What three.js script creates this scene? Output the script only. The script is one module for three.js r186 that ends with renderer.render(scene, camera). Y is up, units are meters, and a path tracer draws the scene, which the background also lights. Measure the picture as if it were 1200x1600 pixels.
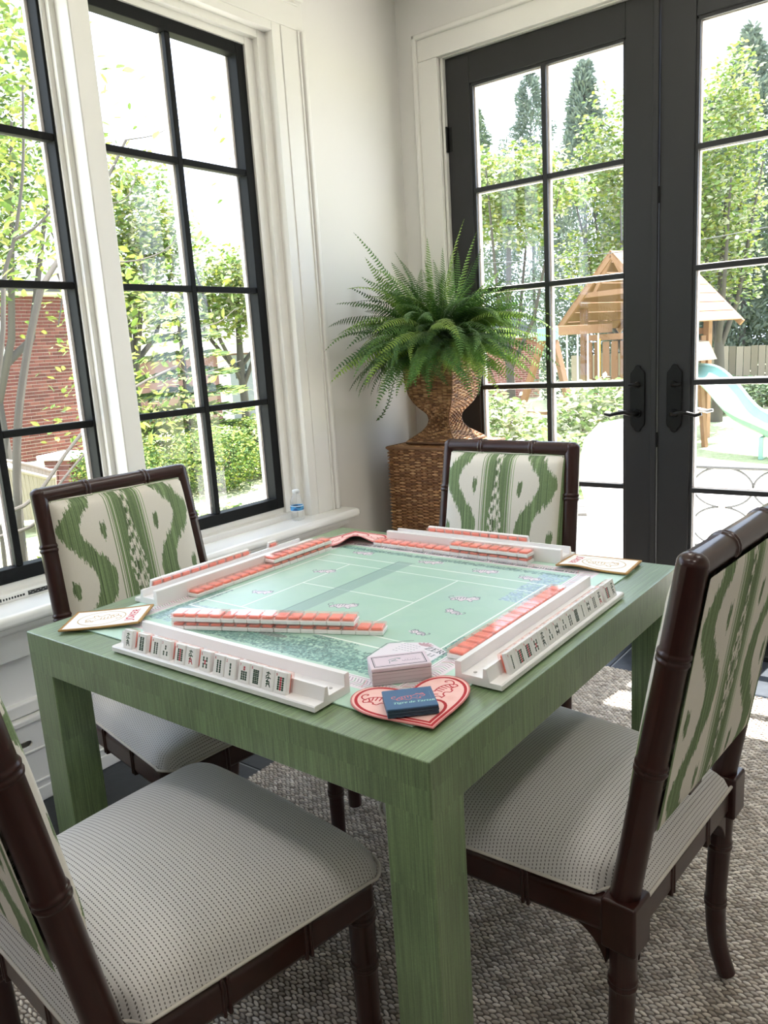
import * as THREE from 'three';
import { RoundedBoxGeometry } from 'three/addons/geometries/RoundedBoxGeometry.js';
import { RectAreaLightUniformsLib } from 'three/addons/lights/RectAreaLightUniformsLib.js';
import { mergeGeometries } from 'three/addons/utils/BufferGeometryUtils.js';

// ---------------------------------------------------------------- camera, sky, sun, exposure
const scene = new THREE.Scene();
const camera = new THREE.PerspectiveCamera(2 * Math.atan(800 / 1222.11) * 180 / Math.PI, 1200 / 1600, 0.05, 200);
camera.rotation.order = 'YXZ';
camera.rotation.set(-0.2047, 0.6602, -0.0632);
camera.position.set(0.965, 1.2486, 1.1719);
scene.add(camera);
const renderer = new THREE.WebGLRenderer({ antialias: true });
renderer.toneMapping = THREE.LinearToneMapping;
renderer.toneMappingExposure = 4.9;
renderer.shadowMap.enabled = true;
scene.background = new THREE.Color().setRGB(0.80, 0.94, 1.18);
scene.backgroundIntensity = 1.0;
const sun = new THREE.DirectionalLight(new THREE.Color().setRGB(1.0, 0.975, 0.94), 7.0);
sun.name = 'sun';
sun.position.set(0.045 * 20, 20, -0.404 * 20); sun.target.position.set(0, 0, 0);
sun.castShadow = true; sun.shadow.mapSize.set(4096, 4096);
Object.assign(sun.shadow.camera, { left: -22, right: 22, top: 22, bottom: -22, near: 0.5, far: 60 });
scene.add(sun, sun.target);
RectAreaLightUniformsLib.init();

// ---------------------------------------------------------------- helpers
let seedState = 20240611;
const rnd = () => { seedState = (seedState + 0x6d2b79f5) | 0; let t = Math.imul(seedState ^ (seedState >>> 15), 1 | seedState); t = (t + Math.imul(t ^ (t >>> 7), 61 | t)) ^ t; return ((t ^ (t >>> 14)) >>> 0) / 4294967296; };
const rr = (a, b) => a + (b - a) * rnd();
const reseed = (n) => { seedState = n | 0; };
const V = (x, y, z) => new THREE.Vector3(x, y, z);
const lin = (r, g, b) => new THREE.Color().setRGB(r, g, b);
const hex = (h) => new THREE.Color(h);
const taken = new Map();
function numbered(name) { const n = taken.get(name) ?? 0; taken.set(name, n + 1); return n ? name + '_' + String(n).padStart(3, '0') : name; }
function tag(o, label, category, group, kind) {
  o.userData = { label, category };
  if (group) o.userData.group = group;
  if (kind) o.userData.kind = kind;
  return o;
}
function thing(name, label, category, pos = [0, 0, 0], turn = 0, group, kind) {
  const o = new THREE.Group(); o.name = numbered(name); o.position.set(...pos); o.rotation.y = turn; scene.add(o);
  return tag(o, label, category, group, kind);
}
function part(parent, name, geo, mat, pos, rot) {
  const m = new THREE.Mesh(geo, mat); m.name = parent === scene ? numbered(name) : name;
  if (pos) m.position.set(...pos);
  if (rot) m.rotation.set(...rot);
  m.castShadow = m.receiveShadow = true; parent.add(m); return m;
}
const M = (color, roughness = 0.6, extra = {}) => new THREE.MeshPhysicalMaterial({ color: Array.isArray(color) ? lin(...color) : hex(color), roughness, ...extra });
// uv in metres, chosen by the way each face points
function metricUV(geo, swap = false, offset = 0) {
  const g = geo.index ? geo.toNonIndexed() : geo, p = g.attributes.position, uv = new Float32Array(p.count * 2), a = V(0, 0, 0), b = V(0, 0, 0), c = V(0, 0, 0), n = V(0, 0, 0);
  for (let i = 0; i < p.count; i += 3) {
    a.fromBufferAttribute(p, i); b.fromBufferAttribute(p, i + 1); c.fromBufferAttribute(p, i + 2);
    n.copy(b).sub(a).cross(c.clone().sub(a));
    const ax = Math.abs(n.x), ay = Math.abs(n.y), az = Math.abs(n.z);
    [a, b, c].forEach((v, k) => {
      let u, w;
      if (ay >= ax && ay >= az) { u = v.x; w = v.z; } else if (ax >= az) { u = v.z; w = v.y; } else { u = v.x; w = v.y; }
      if (swap) [u, w] = [w, u];
      uv[(i + k) * 2] = u + offset; uv[(i + k) * 2 + 1] = w + offset;
    });
  }
  g.setAttribute('uv', new THREE.BufferAttribute(uv, 2));
  return g;
}
const rbox = (w, h, d, r = 0.003, s = 1, swap = false, off = 0) => metricUV(new RoundedBoxGeometry(w, h, d, s, Math.min(r, w / 2.01, h / 2.01, d / 2.01)), swap, off);
const pbox = (w, h, d) => metricUV(new THREE.BoxGeometry(w, h, d));
// box between two corners
const span = (parent, name, mat, x0, x1, y0, y1, z0, z1, r = 0.002) => part(parent, name, rbox(Math.abs(x1 - x0), Math.abs(y1 - y0), Math.abs(z1 - z0), r), mat, [(x0 + x1) / 2, (y0 + y1) / 2, (z0 + z1) / 2]);
const plainSpan = (parent, name, mat, x0, x1, y0, y1, z0, z1) => part(parent, name, pbox(Math.abs(x1 - x0), Math.abs(y1 - y0), Math.abs(z1 - z0)), mat, [(x0 + x1) / 2, (y0 + y1) / 2, (z0 + z1) / 2]);
// bar between two points
function bar(a, b, w, h, r = 0.002) {
  const g = rbox(w, h, a.distanceTo(b), r), m = new THREE.Matrix4().lookAt(a, b, Math.abs(b.y - a.y) > 0.999 * a.distanceTo(b) ? V(1, 0, 0) : V(0, 1, 0));
  m.setPosition(a.clone().add(b).multiplyScalar(0.5)); return g.applyMatrix4(m);
}
// round sweep along points with a radius for each point
function sweep(pts, rad, seg = 12, cap = true) {
  const n = pts.length, pos = [], uv = [], idx = [];
  let t0 = pts[1].clone().sub(pts[0]).normalize(), u = Math.abs(t0.y) < 0.9 ? V(0, 1, 0) : V(1, 0, 0);
  u = u.sub(t0.clone().multiplyScalar(u.dot(t0))).normalize();
  let len = 0;
  for (let i = 0; i < n; i++) {
    const t = pts[Math.min(i + 1, n - 1)].clone().sub(pts[Math.max(i - 1, 0)]).normalize();
    u.sub(t.clone().multiplyScalar(u.dot(t))).normalize();
    const w = t.clone().cross(u), r = Array.isArray(rad) ? rad[i] : typeof rad === 'function' ? rad(i / (n - 1)) : rad;
    if (i) len += pts[i].distanceTo(pts[i - 1]);
    for (let k = 0; k <= seg; k++) { const a = k / seg * Math.PI * 2, q = pts[i].clone().addScaledVector(u, Math.cos(a) * r).addScaledVector(w, Math.sin(a) * r); pos.push(q.x, q.y, q.z); uv.push(k / seg, len); }
  }
  for (let i = 0; i < n - 1; i++) for (let k = 0; k < seg; k++) { const a = i * (seg + 1) + k, b = a + seg + 1; idx.push(a, a + 1, b, b, a + 1, b + 1); }
  if (cap) for (const e of [0, n - 1]) {
    const c = pos.length / 3; pos.push(pts[e].x, pts[e].y, pts[e].z); uv.push(0.5, 0.5);
    for (let k = 0; k <= seg; k++) { const a = (e * (seg + 1) + k) * 3; pos.push(pos[a], pos[a + 1], pos[a + 2]); uv.push(0, 0); }
    for (let k = 0; k < seg; k++) e ? idx.push(c, c + 1 + k, c + 2 + k) : idx.push(c, c + 2 + k, c + 1 + k);
  }
  const g = new THREE.BufferGeometry(); g.setAttribute('position', new THREE.Float32BufferAttribute(pos, 3)); g.setAttribute('uv', new THREE.Float32BufferAttribute(uv, 2)); g.setIndex(idx);
  g.computeVertexNormals(); return g;
}
const rod = (a, b, r, seg = 8) => sweep([a, b], r, seg);
// a grid surface from a function of (s, t) in 0..1
function surface(f, ns, nt, flip = false) {
  const pos = [], uv = [], idx = [];
  for (let j = 0; j <= nt; j++) for (let i = 0; i <= ns; i++) { const q = f(i / ns, j / nt); pos.push(q[0], q[1], q[2]); uv.push(q[3] ?? i / ns, q[4] ?? j / nt); }
  for (let j = 0; j < nt; j++) for (let i = 0; i < ns; i++) { const a = j * (ns + 1) + i, b = a + ns + 1; flip ? idx.push(a, b, a + 1, b, b + 1, a + 1) : idx.push(a, a + 1, b, b, a + 1, b + 1); }
  const g = new THREE.BufferGeometry(); g.setAttribute('position', new THREE.Float32BufferAttribute(pos, 3)); g.setAttribute('uv', new THREE.Float32BufferAttribute(uv, 2)); g.setIndex(idx);
  g.computeVertexNormals(); return g;
}
function extrude(shape, depth, bevel = 0, steps = 1, cs = 8) { return new THREE.ExtrudeGeometry(shape, { depth, bevelEnabled: bevel > 0, bevelSize: bevel, bevelThickness: bevel, bevelSegments: 2, steps, curveSegments: cs }); }
function poly(pts) { const s = new THREE.Shape(); pts.forEach(([x, y], i) => (i ? s.lineTo(x, y) : s.moveTo(x, y))); s.closePath(); return s; }
function canvasTex(w, h, draw, srgb = true, wrap = false) {
  const c = document.createElement('canvas'); c.width = w; c.height = h; draw(c.getContext('2d'), w, h);
  const t = new THREE.CanvasTexture(c); if (srgb) t.colorSpace = THREE.SRGBColorSpace;
  if (wrap) t.wrapS = t.wrapT = THREE.RepeatWrapping; return t;
}
// pixel texture, fn(x, y) -> [r, g, b] 0..255
function pixTex(w, h, fn, srgb = true, wrap = true) {
  const d = new Uint8Array(w * h * 4);
  for (let y = 0; y < h; y++) for (let x = 0; x < w; x++) { const q = fn(x, y), o = (y * w + x) * 4; d[o] = q[0]; d[o + 1] = q[1]; d[o + 2] = q[2]; d[o + 3] = 255; }
  const t = new THREE.DataTexture(d, w, h); t.magFilter = THREE.LinearFilter; if (srgb) t.colorSpace = THREE.SRGBColorSpace;
  if (wrap) t.wrapS = t.wrapT = THREE.RepeatWrapping; t.needsUpdate = true; return t;
}
const rep = (t, u, v, ou = 0, ov = 0) => { const c = t.clone(); c.repeat.set(u, v); c.offset.set(ou, ov); c.needsUpdate = true; return c; };
const hash = (x, y = 0) => { const s = Math.sin(x * 127.1 + y * 311.7) * 43758.5453; return s - Math.floor(s); };
function vnoise(x, y, px = 1e9, py = 1e9) { const xi = Math.floor(x), yi = Math.floor(y), fx = x - xi, fy = y - yi, m = (a, p) => ((a % p) + p) % p, h = (a, b) => hash(m(a, px), m(b, py)), s = fx * fx * (3 - 2 * fx), t = fy * fy * (3 - 2 * fy); return (h(xi, yi) * (1 - s) + h(xi + 1, yi) * s) * (1 - t) + (h(xi, yi + 1) * (1 - s) + h(xi + 1, yi + 1) * s) * t; }
function instanced(parent, name, geo, mat, items, kind = 'stuff') {
  const m = new THREE.InstancedMesh(geo, mat, items.length); m.name = name; m.castShadow = m.receiveShadow = true;
  items.forEach((it, i) => { m.setMatrixAt(i, it.m); if (it.c) m.setColorAt(i, it.c); });
  m.userData.kind = kind; parent.add(m); return m;
}
const mtx = (p, e, s) => new THREE.Matrix4().compose(p, new THREE.Quaternion().setFromEuler(e), s);

// ---------------------------------------------------------------- shared materials
const wallPaint = M('#edeae5', 0.75), trimPaint = M('#eeebe5', 0.38), ceilingPaint = M('#f0eeea', 0.9);
const glass = new THREE.MeshPhysicalMaterial({ color: lin(0.97, 0.98, 0.98), roughness: 0.0, transmission: 1, thickness: 0, ior: 1.5 });
const doorPaint = M('#1c1c1d', 0.5), steelPaint = M('#0c0d0e', 0.65, { specularIntensity: 0.45 }), hardware = M('#121212', 0.35, { metalness: 0.5 });
const exteriorTrim = M('#eee2db', 0.6);

// ================================================================ ROOM
const LAMP = 5.5;                                    // brightness of the ceiling lights
const XW = -1.21, ZD = -1.93;                       // inner faces of window wall and door wall
const XR = 3.3, ZB_ = 5.2, YC = 2.78;
// ---- floor of slate tiles
{
  const slate = [['#2b3036', 1], ['#31363c', 2], ['#262a30', 3], ['#353a40', 4]].map(([c, s]) => {
    const t = pixTex(128, 128, (x, y) => { const n = 0.6 * vnoise(x / 9, y / 9 + s * 40) + 0.4 * vnoise(x / 2.5, y / 2.5 + s * 9), k = 190 + 65 * n; return [k, k, k]; });
    return M(c, 0.42, { map: rep(t, 1.6, 1.6), bumpMap: rep(t, 1.6, 1.6), bumpScale: 0.0015 });
  });
  const f = thing('floor', 'dark slate tile floor with pale grout joints under the rug', 'floor', [0, 0, 0], 0, null, 'structure');
  plainSpan(f, 'grout_bed', M('#83868a', 0.9), XW - 0.2, XR, -0.14, -0.004, ZD - 0.06, ZB_);
  const geo = rbox(0.402, 0.02, 0.402, 0.002);
  for (let i = 0; i < 13; i++) for (let j = 0; j < 17; j++) {
    const x = XW - 0.02 + 0.2 + i * 0.41 - 0.1, z = ZD + 0.245 + j * 0.41 - 0.06;
    if (x > XR || z > ZB_) continue;
    part(f, 'tile', geo, slate[Math.floor(hash(i, j) * 4)], [x, -0.01, z]);
  }
}
// ---- window wall (runs along z at x = XW) with three tall black windows
const WZ = [[-1.05, -0.364], [-0.283, 0.403], [0.484, 1.17]];       // sash spans along z
const SX = -1.28, Y0 = 0.646, Y1 = 2.36;                            // sash inner plane, bottom and top
{
  const w = thing('wall_left', 'white painted window wall with panelled lower part', 'wall', [0, 0, 0], 0, null, 'structure');
  const xo = XW - 0.2;
  plainSpan(w, 'wall_below_windows', wallPaint, xo, XW, -0.14, 0.56, ZD - 0.2, ZB_ + 0.2);
  plainSpan(w, 'wall_above_windows', wallPaint, xo, XW, 2.47, YC + 0.2, ZD - 0.2, ZB_ + 0.2);
  plainSpan(w, 'wall_by_corner', wallPaint, xo, XW, 0.56, 2.47, ZD - 0.2, -1.17);
  plainSpan(w, 'wall_far_end', wallPaint, xo, XW, 0.56, 2.47, 1.29, ZB_ + 0.2);
  // casing with a moulded back band
  const t = thing('trim_1', 'white moulded casing, stool and apron around black windows', 'window trim', [0, 0, 0], 0, null, 'structure');
  const face = XW + 0.02;
  const casing = (z0, z1, y0, y1, vertical, out) => {
    span(t, 'casing', trimPaint, XW - 0.01, face, y0, y1, z0, z1, 0.004);
    if (vertical) { span(t, 'back_band', trimPaint, XW - 0.005, face + 0.014, y0, y1, out, out + 0.022, 0.007); span(t, 'casing_bead', trimPaint, XW, face + 0.006, y0, y1, out + 0.026, out + 0.036, 0.004); }
  };
  casing(-1.292, -1.17, 0.6, 2.436, true, -1.292);
  casing(1.29, 1.41, 0.6, 2.436, true, 1.388);
  span(t, 'casing_head', trimPaint, XW - 0.01, face, 2.436, 2.556, -1.292, 1.41, 0.004);
  span(t, 'back_band_head', trimPaint, XW - 0.005, face + 0.014, 2.535, 2.558, -1.294, 1.412, 0.007);
  span(t, 'casing_head_bead', trimPaint, XW, face + 0.006, 2.518, 2.528, -1.27, 1.39, 0.004);
  // stepped jambs, head and sill between casing and sash
  const steps = [[0.0, 0.04, face - 0.004], [0.04, 0.08, XW - 0.022], [0.08, 0.12, XW - 0.048]];
  for (const [a, b, x] of steps) {
    span(t, 'jamb_step', trimPaint, SX - 0.05, x, Y0 - 0.05, 2.44, -1.17 + a, -1.17 + b + 0.004, 0.001);
    span(t, 'jamb_step', trimPaint, SX - 0.05, x, Y0 - 0.05, 2.44, 1.29 - b - 0.004, 1.29 - a, 0.001);
    span(t, 'head_step', trimPaint, SX - 0.052, x - 0.0016, 2.436 - b * 0.63 - 0.003, 2.44 - a * 0.63, -1.172, 1.292, 0.001);
  }
  for (const [za, zb] of [[-0.35, -0.28], [0.417, 0.487]]) {
    const c = (za + zb) / 2;
    span(t, 'mullion_post', trimPaint, SX - 0.05, XW + 0.035, 0.6, 2.40, za, zb, 0.005);
    span(t, 'mullion_step', trimPaint, SX - 0.05, XW - 0.03, Y0 - 0.04, Y1 + 0.02, c - 0.052, c + 0.052, 0.004);
    span(t, 'mullion_step', trimPaint, SX - 0.05, XW - 0.05, Y0 - 0.04, Y1 + 0.01, c - 0.066, c + 0.066, 0.004);
  }
  span(t, 'sill_step', trimPaint, SX - 0.08, SX + 0.006, 0.585, Y0, -1.17, 1.29, 0.003);
  span(t, 'sill_step', trimPaint, SX - 0.05, SX + 0.045, 0.58, 0.625, -1.17, 1.29, 0.004);
  span(t, 'window_stool', M('#f1efea', 0.2, { clearcoat: 0.4, clearcoatRoughness: 0.15 }), SX - 0.02, -1.10, 0.563, 0.601, -1.335, 1.45, 0.016);
  span(t, 'stool_moulding', trimPaint, XW - 0.01, -1.135, 0.535, 0.565, -1.30, 1.42, 0.012);
  span(t, 'stool_apron', trimPaint, XW - 0.01, XW + 0.03, 0.445, 0.54, -1.28, 1.40, 0.005);
  span(t, 'panel_rail', trimPaint, XW - 0.01, XW + 0.022, 0.27, 0.31, -1.9, ZB_, 0.006);
  // heater cover along the foot of the wall
  const h = thing('baseboard_left', 'white baseboard heater cover with an oval slot below windows', 'heater cover', [0, 0, 0], 0, null, 'structure');
  const slotShape = poly([[-1.85, 0.02], [3.1, 0.02], [3.1, 0.25], [-1.85, 0.25]]);
  for (const c of [-1.0, 0.199, 1.6]) { const p = new THREE.Path(); p.absarc(c - 0.032, 0.19, 0.011, Math.PI / 2, Math.PI * 1.5); p.lineTo(c + 0.032, 0.179); p.absarc(c + 0.032, 0.19, 0.011, -Math.PI / 2, Math.PI / 2); p.closePath(); slotShape.holes.push(p); }
  const g = extrude(slotShape, 0.006, 0.0015); g.rotateY(-Math.PI / 2); // x -> z, extrude -> -x
  part(h, 'front_panel', g, trimPaint, [-1.176, 0, 0]);
  plainSpan(h, 'inner_back', trimPaint, XW - 0.002, XW + 0.004, 0.02, 0.25, -1.85, 3.1);
  span(h, 'top_lip', trimPaint, XW - 0.005, -1.168, 0.248, 0.268, -1.86, 3.12, 0.006);
  span(h, 'ridge', trimPaint, -1.18, -1.170, 0.160, 0.168, -1.85, 3.1, 0.003);
  span(h, 'ridge', trimPaint, -1.18, -1.170, 0.062, 0.07, -1.85, 3.1, 0.003);
  span(h, 'toe_board', trimPaint, -1.19, -1.171, 0.0, 0.045, -1.85, 3.1, 0.004);
}
WZ.forEach(([z0, z1], wi) => {
  const w = thing('window_' + (wi + 1), ['black steel window of eight panes beside the room corner', 'black steel window of eight panes behind the wooden chair by the sill', 'black steel window of eight panes beside the broad stitched seat'][wi], 'window', [0, 0, 0], 0, null, 'structure');
  const xi = SX + 0.012, xo = SX - 0.035, fw = 0.042, mid = (z0 + z1) / 2, rows = [0, 1, 2, 3, 4].map((k) => (k === 0 ? Y1 - fw + 0.01 : k === 4 ? Y0 + fw - 0.006 : 1.918 - (k - 1) * 0.421));
  span(w, 'frame_jamb', steelPaint, xo, xi, Y0, Y1, z0, z0 + fw, 0.003); span(w, 'frame_jamb', steelPaint, xo, xi, Y0, Y1, z1 - fw, z1, 0.003);
  span(w, 'frame_head', steelPaint, xo, xi, Y1 - fw, Y1, z0 + fw, z1 - fw, 0.003); span(w, 'frame_sill', steelPaint, xo, xi, Y0, Y0 + fw, z0 + fw, z1 - fw, 0.003);
  span(w, 'muntin', steelPaint, SX - 0.012, xi - 0.004, Y0 + fw, Y1 - fw, mid - 0.011, mid + 0.011, 0.003);
  for (let k = 1; k < 4; k++) for (const [a, b] of [[z0 + fw, mid - 0.011], [mid + 0.011, z1 - fw]]) span(w, 'muntin', steelPaint, SX - 0.012, xi - 0.004, rows[k] - 0.011, rows[k] + 0.011, a, b, 0.003);
  // pale outer glazing bars, seen past the black ones
  span(w, 'outer_bar', exteriorTrim, SX - 0.042, SX - 0.02, Y0 + fw, Y1 - fw, mid - 0.012, mid + 0.012, 0.002);
  for (const [a, b] of [[z0 + fw - 0.004, z0 + fw + 0.008], [z1 - fw - 0.008, z1 - fw + 0.004]]) span(w, 'outer_bar', exteriorTrim, SX - 0.052, SX - 0.036, Y0 + fw - 0.02, Y1 - fw + 0.02, a, b, 0.002);
  for (let k = 1; k < 4; k++) span(w, 'outer_bar', M('#2a2a2a', 0.5), SX - 0.03, SX - 0.018, rows[k] - 0.009, rows[k] + 0.009, z0 + fw, z1 - fw, 0.002);
  const cz = [[z0 + fw, mid], [mid, z1 - fw]];
  for (let k = 0; k < 4; k++) for (const [a, b] of cz) { const p = part(w, 'pane', new THREE.PlaneGeometry(b - a, rows[k] - rows[k + 1]), glass, [SX - 0.0145, (rows[k] + rows[k + 1]) / 2, (a + b) / 2], [0, Math.PI / 2, 0]); p.castShadow = false; }
});
// small black print on the sill of the window behind the chair
{
  const t = canvasTex(512, 64, (g) => { g.fillStyle = '#eeebe5'; g.fillRect(0, 0, 512, 64); g.fillStyle = '#1c1c1c'; for (let k = 0; k < 9; k++) { const w = 14 + (k * 37 % 9); g.fillRect(20 + k * 27, k ? 22 : 14, w, k ? 24 : 36); g.clearRect(24 + k * 27, 30, 3, 5); } g.fillRect(290, 8, 205, 48); g.fillStyle = '#9a9a98'; for (let k = 0; k < 7; k++) g.fillRect(304 + k * 26, 18 + (k % 2) * 16, 16, 8); });
  const s = part(scene, 'sill_sticker', new THREE.PlaneGeometry(0.16, 0.017), M('#ffffff', 0.5, { map: t }), [SX + 0.0465, 0.6125, 0.08], [0, Math.PI / 2, 0]);
  tag(s, 'narrow black and white maker strip stuck on the window sill', 'sticker');
}
// ---- door wall
const DX0 = -0.977, DX1 = 0.849, DG = -0.064, DTOP = 2.441;
{
  const w = thing('wall_back', 'white painted wall around the dark french doors', 'wall', [0, 0, 0], 0, null, 'structure');
  const zo = ZD - 0.2;
  plainSpan(w, 'wall_by_corner', wallPaint, XW - 0.2, DX0 - 0.016, -0.14, YC + 0.2, zo, ZD);
  plainSpan(w, 'wall_right_of_doors', wallPaint, DX1 + 0.016, XR + 0.2, -0.14, YC + 0.2, zo, ZD);
  plainSpan(w, 'wall_above_doors', wallPaint, DX0 - 0.016, DX1 + 0.016, DTOP + 0.008, YC + 0.2, zo, ZD);
  const t = thing('trim_2', 'white door casing with raised outer moulding', 'door trim', [0, 0, 0], 0, null, 'structure');
  const f = ZD + 0.02;
  for (const [a, b, o] of [[-1.112, -0.993, -1.112], [0.865, 0.984, 0.962]]) {
    span(t, 'casing', trimPaint, a, b, 0, 2.447, ZD - 0.01, f, 0.004);
    span(t, 'back_band', trimPaint, o, o + 0.022, 0, 2.555, ZD - 0.005, f + 0.014, 0.007);
  }
  span(t, 'casing_head', trimPaint, -1.112, 0.984, 2.447, 2.551, ZD - 0.01, f, 0.004);
  span(t, 'back_band_head', trimPaint, -1.112, 0.984, 2.532, 2.555, ZD - 0.005, f + 0.014, 0.007);
  for (const [a, b] of [[-0.993, DX0 - 0.002], [DX1 + 0.002, 0.865]]) span(t, 'jamb', trimPaint, a, b, 0, 2.447, ZD - 0.16, ZD - 0.002, 0.002);
  span(t, 'head_jamb', trimPaint, -0.993, 0.865, DTOP + 0.002, 2.455, ZD - 0.16, ZD - 0.002, 0.002);
  span(t, 'threshold', M('#1a1a1a', 0.5), DX0, DX1, -0.01, 0.022, ZD - 0.17, ZD + 0.05, 0.006);
  span(scene, 'baseboard_back', trimPaint, XW, -1.115, 0, 0.16, ZD, ZD + 0.018, 0.004);
  tag(scene.children.at(-1), 'white baseboard between room corner and door casing', 'baseboard', null, 'structure');
}
function frenchDoor(n, x0, x1, gx0, label, side) {
  const d = thing('door_' + n, label, 'door', [0, 0, 0], 0, null, 'structure');
  const zi = -1.95, zo = -1.995, pw = 0.33, gx1 = gx0 + 2 * pw, gt = 2.315, ph = 0.421, gb = gt - 5 * ph;
  span(d, 'stile', doorPaint, x0, gx0 - 0.006, 0.025, DTOP, zo, zi, 0.003); span(d, 'stile', doorPaint, gx1 + 0.006, x1, 0.025, DTOP, zo, zi, 0.003);
  span(d, 'top_rail', doorPaint, gx0 - 0.006, gx1 + 0.006, gt + 0.006, DTOP, zo, zi, 0.003); span(d, 'bottom_rail', doorPaint, gx0 - 0.006, gx1 + 0.006, 0.025, gb - 0.006, zo, zi, 0.003);
  const mw = 0.0105;
  span(d, 'muntin', doorPaint, gx0 + pw - mw, gx0 + pw + mw, gb, gt, -1.968, zi - 0.004, 0.003);
  span(d, 'outer_bar', exteriorTrim, gx0 + pw - mw - 0.003, gx0 + pw + mw + 0.005, gb, gt, zo, -1.975, 0.002);
  for (let k = 1; k < 5; k++) for (const a of [gx0, gx0 + pw]) {
    span(d, 'muntin', doorPaint, a + (a > gx0 ? mw : 0), a + pw - (a > gx0 ? 0 : mw), gt - k * ph - mw, gt - k * ph + mw, -1.968, zi - 0.004, 0.003);
    span(d, 'outer_bar', exteriorTrim, a, a + pw, gt - k * ph - mw - 0.002, gt - k * ph + mw + 0.003, zo + 0.001, -1.975, 0.002);
  }
  // dark glazing beads inside, pale ones outside
  for (const [a, b, y0, y1] of [[gx0 - 0.008, gx0 + 0.006, gb, gt], [gx1 - 0.006, gx1 + 0.008, gb, gt]]) { span(d, 'glazing_bead', doorPaint, a, b, y0, y1, -1.968, zi - 0.006, 0.003); span(d, 'outer_bead', exteriorTrim, a - 0.001, b + 0.003, y0, y1, zo - 0.002, -1.975, 0.002); }
  for (const [y0, y1] of [[gt - 0.006, gt + 0.008], [gb - 0.008, gb + 0.006]]) { span(d, 'glazing_bead', doorPaint, gx0, gx1, y0, y1, -1.968, zi - 0.006, 0.003); span(d, 'outer_bead', exteriorTrim, gx0, gx1, y0 - 0.003, y1 + 0.002, zo - 0.002, -1.975, 0.002); }
  for (let k = 0; k < 5; k++) for (let c = 0; c < 2; c++) { const p = part(d, 'pane', new THREE.PlaneGeometry(pw, ph), glass, [gx0 + (c + 0.5) * pw, gt - (k + 0.5) * ph, -1.971]); p.castShadow = false; }
  // lever set on a shaped plate
  const hx = side > 0 ? x1 - 0.072 : x0 + 0.066, s = new THREE.Shape();
  s.moveTo(-0.027, 0.03); s.lineTo(-0.027, 0.215); s.bezierCurveTo(-0.027, 0.235, -0.012, 0.232, -0.01, 0.246); s.bezierCurveTo(-0.006, 0.256, 0.006, 0.256, 0.01, 0.246); s.bezierCurveTo(0.012, 0.232, 0.027, 0.235, 0.027, 0.215);
  s.lineTo(0.027, 0.03); s.bezierCurveTo(0.027, 0.01, 0.012, 0.013, 0.01, 0); s.bezierCurveTo(0.006, -0.01, -0.006, -0.01, -0.01, 0); s.bezierCurveTo(-0.012, 0.013, -0.027, 0.01, -0.027, 0.03);
  const plate = part(d, 'handle_plate', extrude(s, 0.006, 0.0025), hardware, [hx, 0.87, zi + 0.001]);
  const lev = (z, dir) => sweep([V(0, 0, z), V(0, 0, z + dir * 0.03), V(-side * 0.012, 0.001, z + dir * 0.043), V(-side * 0.035, 0.008, z + dir * 0.046), V(-side * 0.065, 0.004, z + dir * 0.046), V(-side * 0.095, -0.003, z + dir * 0.046), V(-side * 0.118, 0.002, z + dir * 0.046)], [0.011, 0.010, 0.0095, 0.0085, 0.008, 0.0075, 0.006], 10);
  part(plate, 'lever', lev(0.008, 1), hardware, [0, 0.065, 0]);
  part(plate, 'rose', sweep([V(0, 0, 0.005), V(0, 0, 0.016)], [0.019, 0.016], 20), hardware, [0, 0.065, 0]);
  part(plate, 'thumb_turn', sweep([V(0, 0, 0.005), V(0, 0, 0.02), V(-side * 0.012, 0, 0.024), V(-side * 0.03, 0, 0.024)], [0.014, 0.011, 0.007, 0.006], 12), hardware, [0, 0.178, 0]);
  part(d, 'outside_plate', extrude(s, 0.006, 0.0025), M('#8d8f8f', 0.3, { metalness: 0.8 }), [hx, 0.87, zo - 0.01]);
  part(d, 'outside_lever', lev(-0.002, -1), M('#8d8f8f', 0.3, { metalness: 0.8 }), [hx, 0.935, zo - 0.008]);
  const hgx = side > 0 ? x0 - 0.004 : x1 + 0.004;
  for (const y of [0.35, 1.22, 2.12]) { const h = part(d, 'hinge', rod(V(0, -0.052, 0), V(0, 0.052, 0), 0.0085, 10), hardware, [hgx, y, zi + 0.008]); part(h, 'hinge_leaf', rbox(0.026, 0.1, 0.003, 0.001), hardware, [side * 0.012, 0, -0.008]); }
  return d;
}
frenchDoor(1, DX0, DG - 0.0025, -0.857, 'charcoal french door of ten panes next to the fern', 1);
{
  const d2 = frenchDoor(2, DG + 0.0025, DX1, 0.069, 'charcoal french door of ten panes with the slide seen through it', -1);
  span(d2, 'astragal', doorPaint, DG - 0.022, DG + 0.001, 0.03, DTOP - 0.002, -1.949, -1.938, 0.003);
  span(d2, 'latch_plate', hardware, DG - 0.004, DG + 0.006, 0.80, 0.86, -1.953, -1.944, 0.001); span(d2, 'latch_plate', hardware, DG - 0.006, DG + 0.006, 1.72, 1.78, -1.953, -1.942, 0.001);
}
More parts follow.
